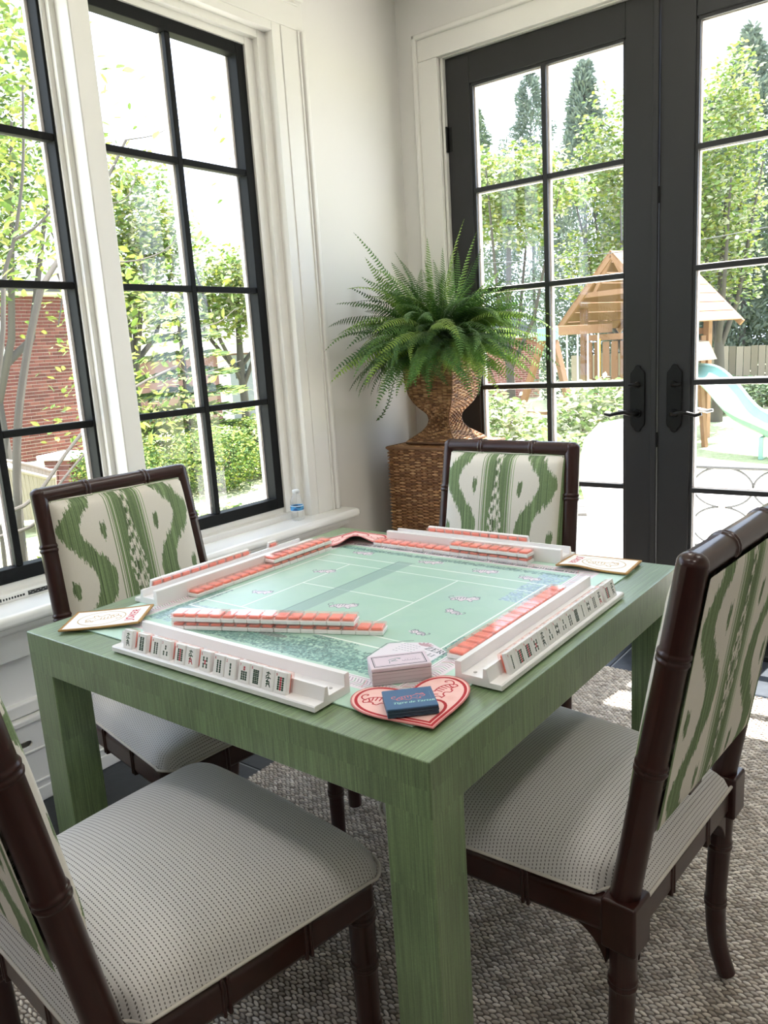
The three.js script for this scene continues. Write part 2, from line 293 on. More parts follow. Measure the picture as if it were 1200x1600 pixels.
// ---- unseen sides of the room
{
  const w = thing('wall_right', 'white painted wall opposite the windows', 'wall', [0, 0, 0], 0, null, 'structure');
  const b = thing('wall_front', 'white painted wall facing the french doors', 'wall', [0, 0, 0], 0, null, 'structure');
  plainSpan(b, 'wall_plane', wallPaint, XW - 0.2, XR + 0.2, -0.14, YC + 0.2, ZB_, ZB_ + 0.2);
  plainSpan(w, 'wall_plane', wallPaint, XR, XR + 0.2, -0.14, YC + 0.2, ZD - 0.2, ZB_ + 0.2);
  const c = plainSpan(scene, 'ceiling', ceilingPaint, XW - 0.2, XR + 0.2, YC, YC + 0.2, ZD - 0.2, ZB_ + 0.2);
  tag(c, 'plain white ceiling above the table', 'ceiling', null, 'structure');
}
// ---- flat ceiling lights, above the picture
for (const [x, z, where] of [[0.15, -0.75, 'over the chair by the doors'], [0.15, 1.1, 'over the broad stitched seat'], [1.45, -0.75, 'over the rug by the doors'], [1.45, 1.1, 'over the rug beside the table'], [0.15, 2.95, 'last in the row by the windows'], [1.45, 2.95, 'last in the row by the plain wall']]) {
  const t = thing('ceiling_light', 'square white ceiling light ' + where, 'ceiling light', [x, YC, z], 0, 'ceiling lights');
  part(t, 'light_frame', rbox(0.34, 0.02, 0.34, 0.004), trimPaint, [0, -0.011, 0]);
  const d = part(t, 'light_diffuser', rbox(0.29, 0.006, 0.29, 0.002), M('#ffffff', 0.6, { emissive: lin(1.0, 0.96, 0.91), emissiveIntensity: 0.4 }), [0, -0.0245, 0]); d.castShadow = false;
  const l = new THREE.RectAreaLight(lin(1.0, 0.96, 0.91), LAMP, 0.28, 0.28); l.name = 'lamp'; l.position.set(0, -0.034, 0); l.lookAt(0, -1, 0); l.rotation.set(-Math.PI / 2, 0, 0); t.add(l);
}

// ================================================================ RUG
{
  const r = thing('rug', 'taupe chunky basket weave area rug under the green table', 'rug', [0, 0, 0]);
  const x0 = -0.725, x1 = 2.3, z0 = -1.545, z1 = 2.2;
  span(r, 'backing', M('#7a7068', 0.95), x0, x1, 0.001, 0.007, z0, z1, 0.003);
  const knot = new THREE.SphereGeometry(1, 7, 5), tones = ['#ddd3c7', '#cdc2b5', '#e6ddd2', '#b8ac9f', '#d4cabe'].map(hex), items = [];
  reseed(11);
  const px = 0.0175, pz = 0.0088;
  for (let j = 0; z0 + j * pz < z1; j++) for (let i = 0; x0 + i * px < x1; i++) {
    const x = x0 + 0.009 + (i + (j % 2) * 0.5) * px, z = z0 + 0.006 + j * pz;
    if (x > x1 - 0.006 || z > z1 - 0.006) continue;
    if (z > 0.95 && (x < 0.3 || z > 1.2)) continue;                       // hidden under the chair and behind the viewer: the backing is enough
    const c = tones[Math.floor(rnd() * 5)].clone().multiplyScalar(rr(0.7, 1.1));
    items.push({ m: mtx(V(x + rr(-1, 1) * 0.0008, 0.0075 + rr(0, 0.0012), z), new THREE.Euler(rr(-0.2, 0.2), (j % 2 ? 0.3 : -0.22) + rr(-0.15, 0.15), rr(-0.16, 0.16)), V(0.0086, 0.0034, 0.0035)), c });
  }
  instanced(r, 'weave', knot, M('#ffffff', 0.9), items);
}

// ================================================================ TABLE
const grass = pixTex(1024, 1024, (x, y) => {          // about 0.62 m of fine upright fibres crossed by thin weft
  const a = hash(x, 1), b = vnoise(x / 1.6, y / 190), c = vnoise(x / 0.9 + 77, y / 60), d = vnoise(x / 90, y / 140), e = vnoise(x * 0.5 + 5, y / 1.6 + 31);
  const k = 0.80 + 0.10 * (a - 0.5) + 0.22 * (b - 0.5) + 0.22 * (c - 0.5) + 0.10 * (d - 0.5) + 0.10 * (e - 0.5);
  return [Math.min(255, 255 * k), Math.min(255, 255 * (k * 0.98 + 0.015)), Math.min(255, 255 * k)];
});
const grassBump = pixTex(512, 512, (x, y) => { const k = 255 * (0.5 * vnoise(x / 1.1, y / 80) + 0.3 * vnoise(x / 0.8 + 9, y / 20) + 0.2 * hash(x, 3)); return [k, k, k]; }, false);
const grassGreen = (u, v) => M('#86a26f', 0.32, { map: rep(grass, u, v), bumpMap: rep(grassBump, u, v), bumpScale: 0.0006, clearcoat: 1.0, clearcoatRoughness: 0.42 });
const tableGreen = grassGreen(1.6, 1.6);
const TT = 0.76, TS = 0.47;
{
  const t = thing('game_table', 'square green grasscloth table with thick flush legs', 'table', [0, 0, 0], -0.007);
  part(t, 'tabletop', rbox(0.94, 0.079, 0.94, 0.002), tableGreen, [0, TT - 0.0395, 0]);
  for (const [a, b] of [[-1, -1], [1, -1], [-1, 1], [1, 1]]) part(t, 'leg', rbox(0.0735, 0.675, 0.0735, 0.002, 1, false, a * 0.3 + b * 0.1), tableGreen, [a * (TS - 0.0368), 0.012 + 0.3345, b * (TS - 0.0368)]);
}

// ================================================================ CHAIRS
const seatTex = pixTex(128, 128, (x, y) => {          // 21 x 25 mm of woven cloth: staggered rows of small dark stitches
  const row = Math.floor(y / 32), u = ((x + (row % 2) * 16) % 32), v = y % 32, dash = v > 11 && v < 20 && u > 6 && u < 24;
  const n = 0.93 + 0.07 * hash(x >> 1, y >> 1) , w = [213, 209, 205], d = [112, 106, 103], q = dash ? d : w;
  return q.map((c) => c * n);
});
const seatBump = pixTex(128, 128, (x, y) => { const row = Math.floor(y / 32), u = ((x + (row % 2) * 16) % 32), v = y % 32, k = (v > 11 && v < 20 && u > 6 && u < 24) ? 60 : 200 + 30 * hash(x, y); return [k, k, k]; }, false);
const seatCloth = M('#ffffff', 0.9, { map: rep(seatTex, 1 / 0.021, 1 / 0.0255), bumpMap: rep(seatBump, 1 / 0.021, 1 / 0.0255), bumpScale: 0.0006, sheen: 0.3, sheenColor: lin(1, 1, 1), sheenRoughness: 0.6 });
// ikat print, 0.42 m wide and 0.42 m high
const ikat = pixTex(640, 640, (px, py) => {
  const X = (px / 640 - 0.5) * 0.42, col = Math.floor(px / 2), jit = (hash(col, 5) - 0.5) * 0.014 + (hash(col >> 2, 9) - 0.5) * 0.012, Y = py / 640 * 0.42 + jit;
  const cx = X + 0.005, side = Math.abs(cx), ph = 2 * Math.PI * (Y - 0.3) / 0.262, wave = 0.118 + 0.034 * Math.cos(ph) + 0.003 * Math.cos(2 * ph);
  const wx = Math.abs(side - wave);
  let ink = 0, tone = 0;
  if (wx < 0.0245) { ink = 1; tone = 0.5; }
  const oval = (ox, oy, a, b) => ((side - ox) / a) ** 2 + ((Y - oy) / b) ** 2 < 1;
  for (const k of [-1, 0, 1]) { if (oval(0.073, 0.29 + k * 0.262, 0.008, 0.02)) ink = 1; if (oval(0.166, 0.159 + k * 0.262, 0.009, 0.021)) ink = 1; }
  if (side > 0.186 && side < 0.2 + 0.006 * Math.cos(ph)) { ink = 1; tone = 0.2; }
  if (side < 0.052) {                                 // centre column: lines and checks
    const a = side * 1000;
    if ((a > 49 && a < 51.5) || (a > 43 && a < 45) || (a > 36 && a < 41)) { ink = 1; tone = 0.8; }
    if (a < 36 && a > 22) { ink = (a > 33 && a < 34.5) ? 0 : 1; tone = 0.1; }
    if (a <= 28) {
      const m = ((Y - 0.06) % 0.262 + 0.262) % 0.262, q = Math.abs(m - 0.131) / 0.131, edge = 4 + 20 * (1 - q);
      const ck = (Math.floor((cx + 1.004) / 0.009) + Math.floor((Y + 1) / 0.016)) % 2 === 0;
      if (a < edge) ink = ck && a > edge - 15 ? 1 : 0; else ink = 1;
      if (Math.abs(m - 0.131) < 0.017 && a < 7) ink = 1;
    }
  }
  const s = hash(col, 2), st = hash(px, 7);
  if (!ink) { const n = 0.97 + 0.03 * hash(px, py); return [228 * n, 222 * n, 210 * n]; }
  const dark = s < 0.14 ? 0.74 : s > 0.86 ? 1.2 : 0.93 + 0.14 * st, n = 0.94 + 0.1 * hash(px >> 1, py >> 2), k = dark * n * (1 + 0.14 * tone);
  return [Math.min(255, 110 * k), Math.min(255, 128 * k), Math.min(255, 90 * k)];
}, true, true);
const ikatFront = M('#ffffff', 0.88, { map: ikat });
const pipingMat = M('#ffffff', 0.88, { map: rep(ikat, 1, 3) });
const wood = M('#33130e', 0.34, { clearcoat: 0.35, clearcoatRoughness: 0.2, specularIntensity: 0.6 });
const woodTex = pixTex(64, 256, (x, y) => { const k = 200 + 55 * (0.6 * vnoise(x / 3, y / 60) + 0.4 * vnoise(x / 1.2, y / 12)); return [k, k, k]; });
wood.map = rep(woodTex, 3, 2);
// a turned bamboo-like stick; rings are [distance along 0..1]
function bamboo(path, r, rings, seg = 14, r1 = r) {
  const len = path.reduce((s, p, i) => (i ? s + p.distanceTo(path[i - 1]) : 0), 0), curve = path.length > 2 ? new THREE.CatmullRomCurve3(path) : new THREE.LineCurve3(path[0], path[1]);
  const st = []; const n = path.length > 2 ? 18 : 2;
  for (let i = 0; i <= n; i++) st.push([i / n, 1]);
  for (const c of rings) for (const [d, k] of [[-0.011, 1], [-0.008, 1.09], [-0.005, 1.13], [-0.0022, 1.1], [0, 1.0], [0.0022, 1.1], [0.005, 1.13], [0.008, 1.09], [0.011, 1]]) st.push([c + d / len, k]);
  const near = (t) => rings.some((c) => Math.abs(t - c) < 0.0105 / len);
  const list = st.filter(([t, k], i) => t >= 0 && t <= 1 && !(i <= n && i > 0 && i < n && near(t))).sort((a, b) => a[0] - b[0]);
  return sweep(list.map(([t]) => (path.length > 2 ? curve.getPointAt(t) : curve.getPoint(t))), list.map(([t, k]) => (r + (r1 - r) * t) * k), seg);
}
const CH = { hb: 0.438, H: 0.944, rake: 0.166, wb: 0.208, wt: 0.196, pb: 0.552, ZB: -0.23 };
const postAt = (s, h) => { const t = (h - CH.hb) / (CH.H - CH.hb); return V(s * (CH.wb + (CH.wt - CH.wb) * t), h, CH.ZB - CH.rake * (h - CH.hb)); };
const hwSeat = (z) => (z < -0.205 ? 0.183 : z < -0.185 ? 0.183 + (z + 0.205) / 0.02 * 0.037 : 0.22 + (z + 0.185) / 0.415 * 0.042);
const seatZ0 = -0.252, seatZ1 = 0.232;
function seatOutline(k, inset = 0) {                   // closed outline with rounded front corners
  const pts = [], zs = 24;
  for (let i = 0; i <= zs; i++) { const z = seatZ0 + (seatZ1 - seatZ0 - 0.05) * i / zs; pts.push([hwSeat(z) - inset, z]); }
  for (let i = 1; i <= 6; i++) { const a = i / 6 * Math.PI / 2; pts.push([0.262 - 0.05 + Math.cos(a) * 0.05 - inset, seatZ1 - 0.05 + Math.sin(a) * 0.05 - (i > 3 ? inset : 0)]); }
  const left = pts.map(([x, z]) => [-x, z]).reverse();
  return [...pts, ...left];
}
function chairParts(c) {
  const rails = (a, b, rings) => {
    const g = [bar(a, b, 0.034, 0.056, 0.013)];
    for (const t of rings) { const q = a.clone().lerp(b, t), d = b.clone().sub(a).normalize(); for (const o of [-0.0045, 0.0045]) g.push(bar(q.clone().addScaledVector(d, o - 0.003), q.clone().addScaledVector(d, o + 0.003), 0.039, 0.061, 0.003)); }
    return mergeGeometries(g);
  };
  const yR = 0.395;
  part(c, 'seat_rail', rails(V(-0.19, yR, -0.232), V(0.19, yR, -0.232), [0.3, 0.7]), wood); part(c, 'seat_rail', rails(V(-0.225, yR, 0.208), V(0.225, yR, 0.208), [0.25, 0.5, 0.75]), wood);
  for (const s of [-1, 1]) part(c, 'seat_rail', rails(V(s * 0.207, yR, -0.21), V(s * 0.238, yR, 0.2), [0.33, 0.67]), wood);
  // cushion
  const cush = surface((u, v) => {
    const z = seatZ0 + (seatZ1 - seatZ0) * v, s = 2 * u - 1, tt = 2 * v - 1;
    let hw = hwSeat(z); const f = (z - (seatZ1 - 0.06)) / 0.06; if (f > 0) hw -= 0.06 * (1 - Math.sqrt(Math.max(0, 1 - f * f)));
    const e = Math.pow(1 - Math.abs(s) ** 10, 0.5) * Math.pow(1 - Math.abs(tt) ** 12, 0.5), y = 0.424 + 0.046 * e + 0.043 * (1 - s * s) * (1 - tt * tt * 0.9) * e;
    const side = (1 - e) * 0.03;
    return [s * hw * (1 - 0.0 * side), y, z, s * hw + Math.sign(s) * side, z + Math.sign(tt) * side * (Math.abs(tt) > 0.9 ? 1 : 0)];
  }, 44, 44, true);
  const seat = part(c, 'seat_cushion', cush, seatCloth);
  const o = seatOutline(0).map(([x, z]) => V(x, 0.427, z)); o.push(o[0].clone());
  part(seat, 'welt', sweep(o, 0.003, 6, false), M('#c9c2b8', 0.85));
  // legs
  for (const s of [-1, 1]) {
    part(c, 'front_leg', bamboo([V(s * 0.222, 0.385, 0.192), V(s * 0.222, 0.012, 0.192)], 0.0225, [0.1, 0.34, 0.66], 14, 0.018), wood);
    part(c, 'rear_leg', bamboo([V(s * 0.208, 0.4, -0.23), V(s * 0.207, 0.28, -0.226), V(s * 0.206, 0.16, -0.222), V(s * 0.207, 0.07, -0.228), V(s * 0.209, 0.012, -0.245)], 0.0215, [0.28, 0.6], 14, 0.017), wood);
    part(c, 'corner_block', rbox(0.056, 0.082, 0.054, 0.005), wood, [s * 0.21, 0.4, -0.232]);
    const br = new THREE.Shape(); br.moveTo(0, 0); br.lineTo(0.05, 0); br.quadraticCurveTo(0.012, -0.012, 0, -0.05); br.closePath();
    const g = extrude(br, 0.018, 0.002);
    const b1 = g.clone(); b1.rotateY(s > 0 ? -Math.PI / 2 : -Math.PI / 2); part(c, 'bracket', b1, wood, [s * 0.21 + 0.009, 0.37, -0.205]);
    const b2 = g.clone(); if (s > 0) b2.rotateY(Math.PI); part(c, 'bracket', b2, wood, [s * 0.185, 0.37, s > 0 ? -0.223 : -0.241]);
  }
  // back posts and rails
  for (const s of [-1, 1]) {
    const post = bamboo([postAt(s, 0.42), postAt(s, CH.H + 0.004)], 0.0215, [0.44, 0.755], 18, 0.0205), q = postAt(s, CH.H + 0.004), cap = new THREE.SphereGeometry(0.0205, 18, 8, 0, Math.PI * 2, 0, Math.PI / 2); cap.scale(1, 0.8, 1); cap.rotateX(-0.16); cap.translate(q.x, q.y, q.z);
    part(c, 'back_post', mergeGeometries([post, cap]), wood);
  }
  const a = postAt(-1, CH.H), b = postAt(1, CH.H);
  part(c, 'top_rail', bamboo([a, b], 0.0205, [0.29, 0.71], 18), wood);
  const la = postAt(-1, CH.pb - 0.012), lb = postAt(1, CH.pb - 0.012);
  const low = part(c, 'lower_rail', bar(la, lb, 0.026, 0.026, 0.008), wood);
  const sc = new THREE.Shape(); sc.moveTo(-0.03, 0); sc.lineTo(0.03, 0); sc.lineTo(0.022, -0.014); sc.lineTo(-0.022, -0.014); sc.closePath();
  part(low, 'rail_tab', extrude(sc, 0.012, 0.002), wood, [0, CH.pb - 0.022, la.z - 0.006]);
  // upholstered panels
  const panel = (off, bulge, flip) => surface((u, v) => {
    const s = 2 * u - 1, t = 2 * v - 1, h = CH.pb + (CH.H - 0.014 - CH.pb) * v, p = postAt(1, h), hw = p.x - (off > 0 ? 0.010 : 0.006);
    const e = Math.pow(1 - Math.abs(s) ** 12, 0.45) * Math.pow(1 - Math.abs(t) ** 12, 0.45);
    return [s * hw, h, p.z + off + bulge * (0.62 * e + 0.38 * e * (1 - s * s) * (1 - t * t * 0.8)), 0.5 + s * hw / 0.42 * (flip ? -1 : 1), (h - CH.pb) / 0.42];
  }, 36, 36, flip);
  const fp = part(c, 'front_panel', panel(0.012, 0.04, false), ikatFront);
  const rim = [[-1, 0], [1, 0], [1, 1], [-1, 1], [-1, 0]].map(([s, v]) => { const h = CH.pb + 0.002 + (CH.H - 0.018 - CH.pb) * v, p = postAt(1, h); return V(s * (p.x - 0.019), h, p.z + 0.014); });
  part(fp, 'piping', sweep(rim.flatMap((p, i) => (i < 4 ? Array.from({ length: 8 }, (_, k) => p.clone().lerp(rim[i + 1], k / 8)) : [p])), 0.004, 6), pipingMat);
  part(c, 'rear_panel', panel(-0.0235, -0.003, true), ikatFront);
  return c;
}
const chairSpots = [
  ['dining_chair', -0.492, 0.045, 1.483, 'dark bamboo-turned chair with green ikat back standing below the windows'],
  ['dining_chair', -0.11, -0.478, -0.035, 'dark bamboo-turned chair with green ikat back in front of the wicker pedestal and doors'],
  ['dining_chair', 0.388, -0.037, -1.649, 'dark bamboo-turned chair turned away, its ikat rear panel and curved rear leg showing'],
  ['dining_chair', -0.016, 0.514, 3.043, 'dark bamboo-turned chair with broad stitched grey seat beside the green table leg'],
];
let chairProto = null;
for (const [n, x, z, r, label] of chairSpots) {
  let c;
  if (!chairProto) { c = chairProto = thing(n, label, 'chair', [x, 0.011, z], r, 'bamboo chairs around the table'); chairParts(c); }
  else { c = chairProto.clone(); c.name = numbered(n); c.position.set(x, 0.011, z); c.rotation.y = r; scene.add(c); tag(c, label, 'chair', 'bamboo chairs around the table'); }
}

// ================================================================ ON THE TABLE
const MT = 0.763;                                      // upper face of the play mat
// small line drawing of a striped cat, used in the printed patterns
function stripedCat(g, x, y, s, ink, fill, lw = 1.2, flip = 1) {
  g.save(); g.translate(x, y); g.scale(s * flip, s); g.lineWidth = lw / s * 1.0; g.lineCap = 'round'; g.strokeStyle = ink; g.fillStyle = fill;
  const body = new Path2D('M-30 6 C-26 -8 -8 -12 6 -8 C12 -18 24 -20 30 -12 C36 -6 32 4 24 4 C20 6 18 10 22 16 L14 17 C12 12 8 9 2 10 C-2 14 0 18 -4 19 L-11 18 C-10 13 -16 12 -20 14 L-28 18 C-34 14 -32 9 -30 6 Z');
  g.fill(body); g.stroke(body);
  g.stroke(new Path2D('M-29 8 C-42 6 -46 -6 -38 -12 C-34 -14 -32 -10 -35 -8')); g.stroke(new Path2D('M-20 -3 L-18 6 M-13 -6 L-12 5 M-6 -8 L-5 4 M1 -8 L2 4 M20 -13 L24 -9 M30 -8 L25 -8 M16 -2 L14 3 M24 -15 C27 -22 31 -20 30 -14 M15 -15 C12 -21 17 -22 19 -17 M-26 2 L-21 9 M-22 12 L-17 9'));
  g.restore();
}
{
  // ---- printed play mat: a tennis court with hedges and lounging cats
  const W = 1536, H = 0.415, U = (x) => (x + H) / (2 * H) * W;
  const tex = canvasTex(W, W, (g) => {
    reseed(77);
    g.fillStyle = '#a9cdb9'; g.fillRect(0, 0, W, W);
    for (let i = 0; i < 700; i++) { g.globalAlpha = 0.05; g.fillStyle = ['#93bda6', '#cfe5d8', '#9dc6b6', '#bcd9ca'][i % 4]; g.beginPath(); g.ellipse(rr(0, W), rr(0, W), rr(20, 120), rr(15, 70), rr(0, 3), 0, 7); g.fill(); }
    g.globalAlpha = 1;
    const R = (x0, z0, x1, z1, c) => { g.fillStyle = c; g.fillRect(U(x0), U(z0), U(x1) - U(x0), U(z1) - U(z0)); };
    // hedges round the court
    const leaves = (x0, z0, x1, z1, n, cs) => { for (let i = 0; i < n; i++) { g.fillStyle = cs[i % cs.length]; g.globalAlpha = rr(0.5, 0.95); g.beginPath(); g.ellipse(U(rr(x0, x1)), U(rr(z0, z1)), rr(3, 8), rr(2, 5), rr(0, 3.1), 0, 7); g.fill(); } g.globalAlpha = 1; };
    const dk = ['#5d8d86', '#4b7a74', '#76a69a', '#8fb9ab', '#3f6b62'];
    leaves(-0.2, 0.262, 0.31, 0.305, 2600, dk); leaves(-0.05, 0.235, 0.31, 0.285, 1300, dk); leaves(0.06, 0.215, 0.16, 0.25, 300, dk);
    leaves(-0.31, -0.3, 0.31, -0.283, 1500, dk); leaves(-0.31, 0.1, -0.285, 0.3, 1100, dk); leaves(-0.3, 0.2, -0.2, 0.3, 900, ['#8fb0b8', '#6f979c', '#a9c4c8']);
    leaves(0.25, -0.29, 0.31, -0.1, 1200, ['#86a9bd', '#9dbccb', '#7599b0', '#b4ccd6']); leaves(0.29, 0.1, 0.312, 0.2, 300, dk); leaves(0.27, 0.2, 0.31, 0.29, 500, ['#6fa09c', '#88b3ad', '#4d7f7c']);
    // court lines
    g.strokeStyle = '#eef5ee'; g.lineCap = 'butt';
    const L = (x0, z0, x1, z1, w = 7) => { g.lineWidth = w; g.beginPath(); g.moveTo(U(x0), U(z0)); g.lineTo(U(x1), U(z1)); g.stroke(); };
    L(-0.296, -0.222, 0.293, -0.222); L(-0.296, -0.17, 0.293, -0.17, 6); L(-0.296, 0.17, 0.293, 0.17, 6); L(-0.296, 0.211, 0.293, 0.211, 8);
    L(-0.293, -0.222, -0.293, 0.211); L(0.29, -0.222, 0.29, 0.211); L(-0.184, -0.17, -0.184, 0.17, 6); L(0.113, -0.17, 0.113, 0.17, 6); L(-0.184, -0.01, 0.113, -0.01, 6);
    // net
    g.fillStyle = '#8fb0aa'; g.globalAlpha = 0.55; g.fillRect(U(-0.09), U(-0.236), U(-0.05) - U(-0.09), U(0.225) - U(-0.236)); g.globalAlpha = 1;
    g.strokeStyle = '#6c8f8b'; g.lineWidth = 1; for (let x = -0.088; x < -0.05; x += 0.005) { g.beginPath(); g.moveTo(U(x), U(-0.236)); g.lineTo(U(x), U(0.225)); g.stroke(); }
    for (let z = -0.236; z < 0.225; z += 0.004) { g.beginPath(); g.moveTo(U(-0.09), U(z)); g.lineTo(U(-0.05), U(z)); g.stroke(); }
    L(-0.091, -0.236, -0.091, 0.225, 6);
    g.strokeStyle = '#57706f'; g.lineWidth = 3; g.beginPath(); g.moveTo(U(-0.093), U(-0.238)); g.lineTo(U(-0.045), U(-0.238)); g.stroke();
    // cats at rest on the court
    const cat = (x, z, s, rot, f = 1) => { g.save(); g.translate(U(x), U(z)); g.rotate(rot); for (let i = 0; i < 5; i++) { g.fillStyle = ['#cfc3cf', '#e2d6dc', '#b9b2c0'][i % 3]; g.globalAlpha = 0.7; g.beginPath(); g.ellipse(rr(-36, 36) * s, rr(-11, 11) * s, 20 * s, 10 * s, 0, 0, 7); g.fill(); } g.globalAlpha = 1; stripedCat(g, 0, 0, s * 1.35, '#4d5866', '#e0d2d9', 2.6, f); g.restore(); };
    cat(0.0, 0.068, 1.15, -0.25); cat(0.055, 0.115, 0.8, 0.4); cat(-0.2, -0.1, 1.0, -0.3); cat(0.19, -0.075, 1.15, -0.2); cat(0.21, 0.0, 0.8, 0.1, -1); cat(0.13, -0.255, 1.1, 0); cat(-0.02, -0.265, 1.1, 0); cat(-0.22, -0.265, 1.1, 0.1); cat(0.24, -0.25, 1.0, 0.3); cat(-0.215, 0.08, 0.9, -0.2); cat(-0.06, 0.245, 1.0, 0.2); cat(-0.25, 0.26, 1.1, -0.6); cat(0.215, 0.12, 0.7, 0, -1);
    for (const [x, z] of [[-0.05, 0.245], [-0.01, 0.252]]) { g.fillStyle = '#6a6163'; g.globalAlpha = 0.5; g.beginPath(); g.ellipse(U(x), U(z), 60, 14, -0.1, 0, 7); g.fill(); g.globalAlpha = 1; }
    // pennant with a lotus and lettering by the cards
    g.fillStyle = '#e6dfe6'; g.strokeStyle = '#4a5560'; g.lineWidth = 3; g.beginPath(); g.moveTo(U(0.205), U(0.25)); g.lineTo(U(0.2), U(0.185)); g.quadraticCurveTo(U(0.24), U(0.155), U(0.262), U(0.15)); g.lineTo(U(0.305), U(0.17)); g.lineTo(U(0.305), U(0.25)); g.closePath(); g.fill(); g.beginPath(); g.moveTo(U(0.205), U(0.265)); g.lineTo(U(0.197), U(0.187)); g.quadraticCurveTo(U(0.22), U(0.16), U(0.23), U(0.155)); g.stroke();
    g.save(); g.translate(U(0.266), U(0.174)); g.rotate(0.16); g.fillStyle = '#3d4852'; g.font = 'bold 34px serif'; g.fillText('ZERO', 0, 6); g.font = 'bold 24px serif'; g.fillText('A LI', 14, 38); g.restore();
    g.fillStyle = '#b98f9a'; for (let k = 0; k < 5; k++) { g.beginPath(); g.ellipse(U(0.258) + (k - 2) * 8, U(0.163) - 8 + Math.abs(k - 2) * 4, 5, 14, (k - 2) * 0.5, 0, 7); g.fill(); }
    g.fillStyle = '#8b8f9b'; for (let k = 0; k < 26; k++) g.fillRect(U(0.222) + (k % 6) * 11, U(0.172) + Math.floor(k / 6) * 15, 7, 2.5);
    // border: pale band with slanted dashes, dark ticks along the inner line
    const B0 = 0.315, B1 = 0.352;
    for (let q = 0; q < 4; q++) {
      g.save(); g.translate(W / 2, W / 2); g.rotate(q * Math.PI / 2); const s = W / (2 * H);
      g.fillStyle = '#e3d8dc'; g.fillRect(-B1 * s, B0 * s, 2 * B1 * s, (B1 - B0) * s); g.fillStyle = '#f3eeee'; g.fillRect(-B0 * s, B0 * s, 2 * B0 * s, 5); g.fillStyle = '#8b7f8c'; g.fillRect(-B0 * s, B0 * s + 5, 2 * B0 * s, 2);
      for (let k = -58; k <= 58; k++) { const x = k * 0.0058 * s; g.strokeStyle = k % 3 ? '#a3939e' : '#7fa98c'; g.lineWidth = 3; g.beginPath(); g.moveTo(x - 5, B0 * s + 14); g.lineTo(x + 5, B0 * s + 34); g.lineTo(x - 5, B0 * s + 56); g.stroke(); if (k % 9 === 0) { g.strokeStyle = '#d9919a'; g.beginPath(); g.moveTo(x, B0 * s + 12); g.lineTo(x + 16, B0 * s + 58); g.stroke(); } }
      if (q === 2) { g.fillStyle = '#46484f'; for (let k = -100; k <= 100; k++) if (hash(k, 4) > 0.16) g.fillRect(k * 0.0031 * s, B0 * s + 14, 5, 12 + 8 * hash(k, 8)); }
      g.fillStyle = '#b8d9c8'; g.fillRect(-H * s, B1 * s, 2 * H * s, (H - B1) * s); g.restore();
    }
  });
  tex.flipY = true;
  const m = thing('play_mat', 'printed play mat showing a pale green tennis court with lounging striped cats', 'mat', [-0.003, TT, 0.003], -0.007);
  const g = rbox(0.81, 0.003, 0.81, 0.0012); { const p = g.attributes.position, u = g.attributes.uv; for (let i = 0; i < p.count; i++) u.setXY(i, 0.5 + p.getX(i) / 0.83, 0.5 - p.getZ(i) / 0.83); }
  part(m, 'mat_sheet', g, M('#ffffff', 0.45, { map: tex, clearcoat: 0.7, clearcoatRoughness: 0.4 }), [0, 0.0016, 0]);
}
// ---- racks
const rackWhite = M('#efeceb', 0.3, { clearcoat: 0.4, clearcoatRoughness: 0.2 });
{
  const sec = poly([[0.038, 0], [0.038, 0.006], [0.0365, 0.0075], [0.019, 0.0075], [0.0135, 0.0265], [0.0095, 0.0265], [0.0085, 0.012], [-0.028, 0.012], [-0.0285, 0.0305], [-0.037, 0.0305], [-0.038, 0.0295], [-0.038, 0]]);
  const g = extrude(sec, 0.476, 0.0007); g.translate(0, 0, -0.238); g.rotateY(-Math.PI / 2);   // section z across, length along x
  const spots = [
    [0.0215, 0.4095, 0, 'white tile rack along table edge above the broad stitched seat'], [0.411, 0.0235, Math.PI / 2, 'white tile rack with upright tiles beside the chair turned away'],
    [-0.389, 0.012, -Math.PI / 2, 'white tile rack in front of the chair below the windows'], [0.012, -0.407, Math.PI, 'white tile rack in front of the chair by the doors'],
  ];
  for (const [x, z, r, label] of spots) {
    const t = thing('tile_rack', label, 'tile rack', [x, MT + 0.0007, z], r, 'four white racks around the mat');
    part(t, 'rack_body', g, rackWhite);
    for (const k of [-0.225, 0.225]) part(t, 'peg_hole', new THREE.CylinderGeometry(0.0028, 0.0028, 0.0008, 12), M('#b9b4b2', 0.6), [k, 0.013, -0.012]);
  }
}
// ---- tiles
const TW = 0.0252, TL = 0.033, TH_ = 0.0158;
const tileWhite = M('#f3f0ee', 0.22, { clearcoat: 0.5, clearcoatRoughness: 0.12 }), tileCoral = M('#ff8b72', 0.35), tileClear = new THREE.MeshPhysicalMaterial({ color: hex('#fff3f0'), roughness: 0.06, transmission: 0.88, thickness: 0, ior: 1.45 });
const tg = { face: new RoundedBoxGeometry(TW, 0.0078, TL, 2, 0.0016), mid: new RoundedBoxGeometry(TW - 0.0052, 0.0046, TL - 0.0062, 2, 0.0018), back: new RoundedBoxGeometry(TW, 0.0078, TL, 2, 0.0018) };
function buildTile() {
  const t = new THREE.Group();
  part(t, 'face_block', tg.face, tileWhite, [0, 0.0039, 0]); part(t, 'coral_core', tg.mid, tileCoral, [0, 0.0103, 0]); part(t, 'clear_back', tg.back, tileClear, [0, 0.0119, 0]);
  return t;
}
const tileProto = buildTile();
function addTile(pos, euler, label, group) {
  const t = tileProto.clone(); t.name = numbered('game_tile'); t.position.set(...pos); t.rotation.set(...euler); scene.add(t);
  return tag(t, label, 'tile', group);
}
reseed(5);
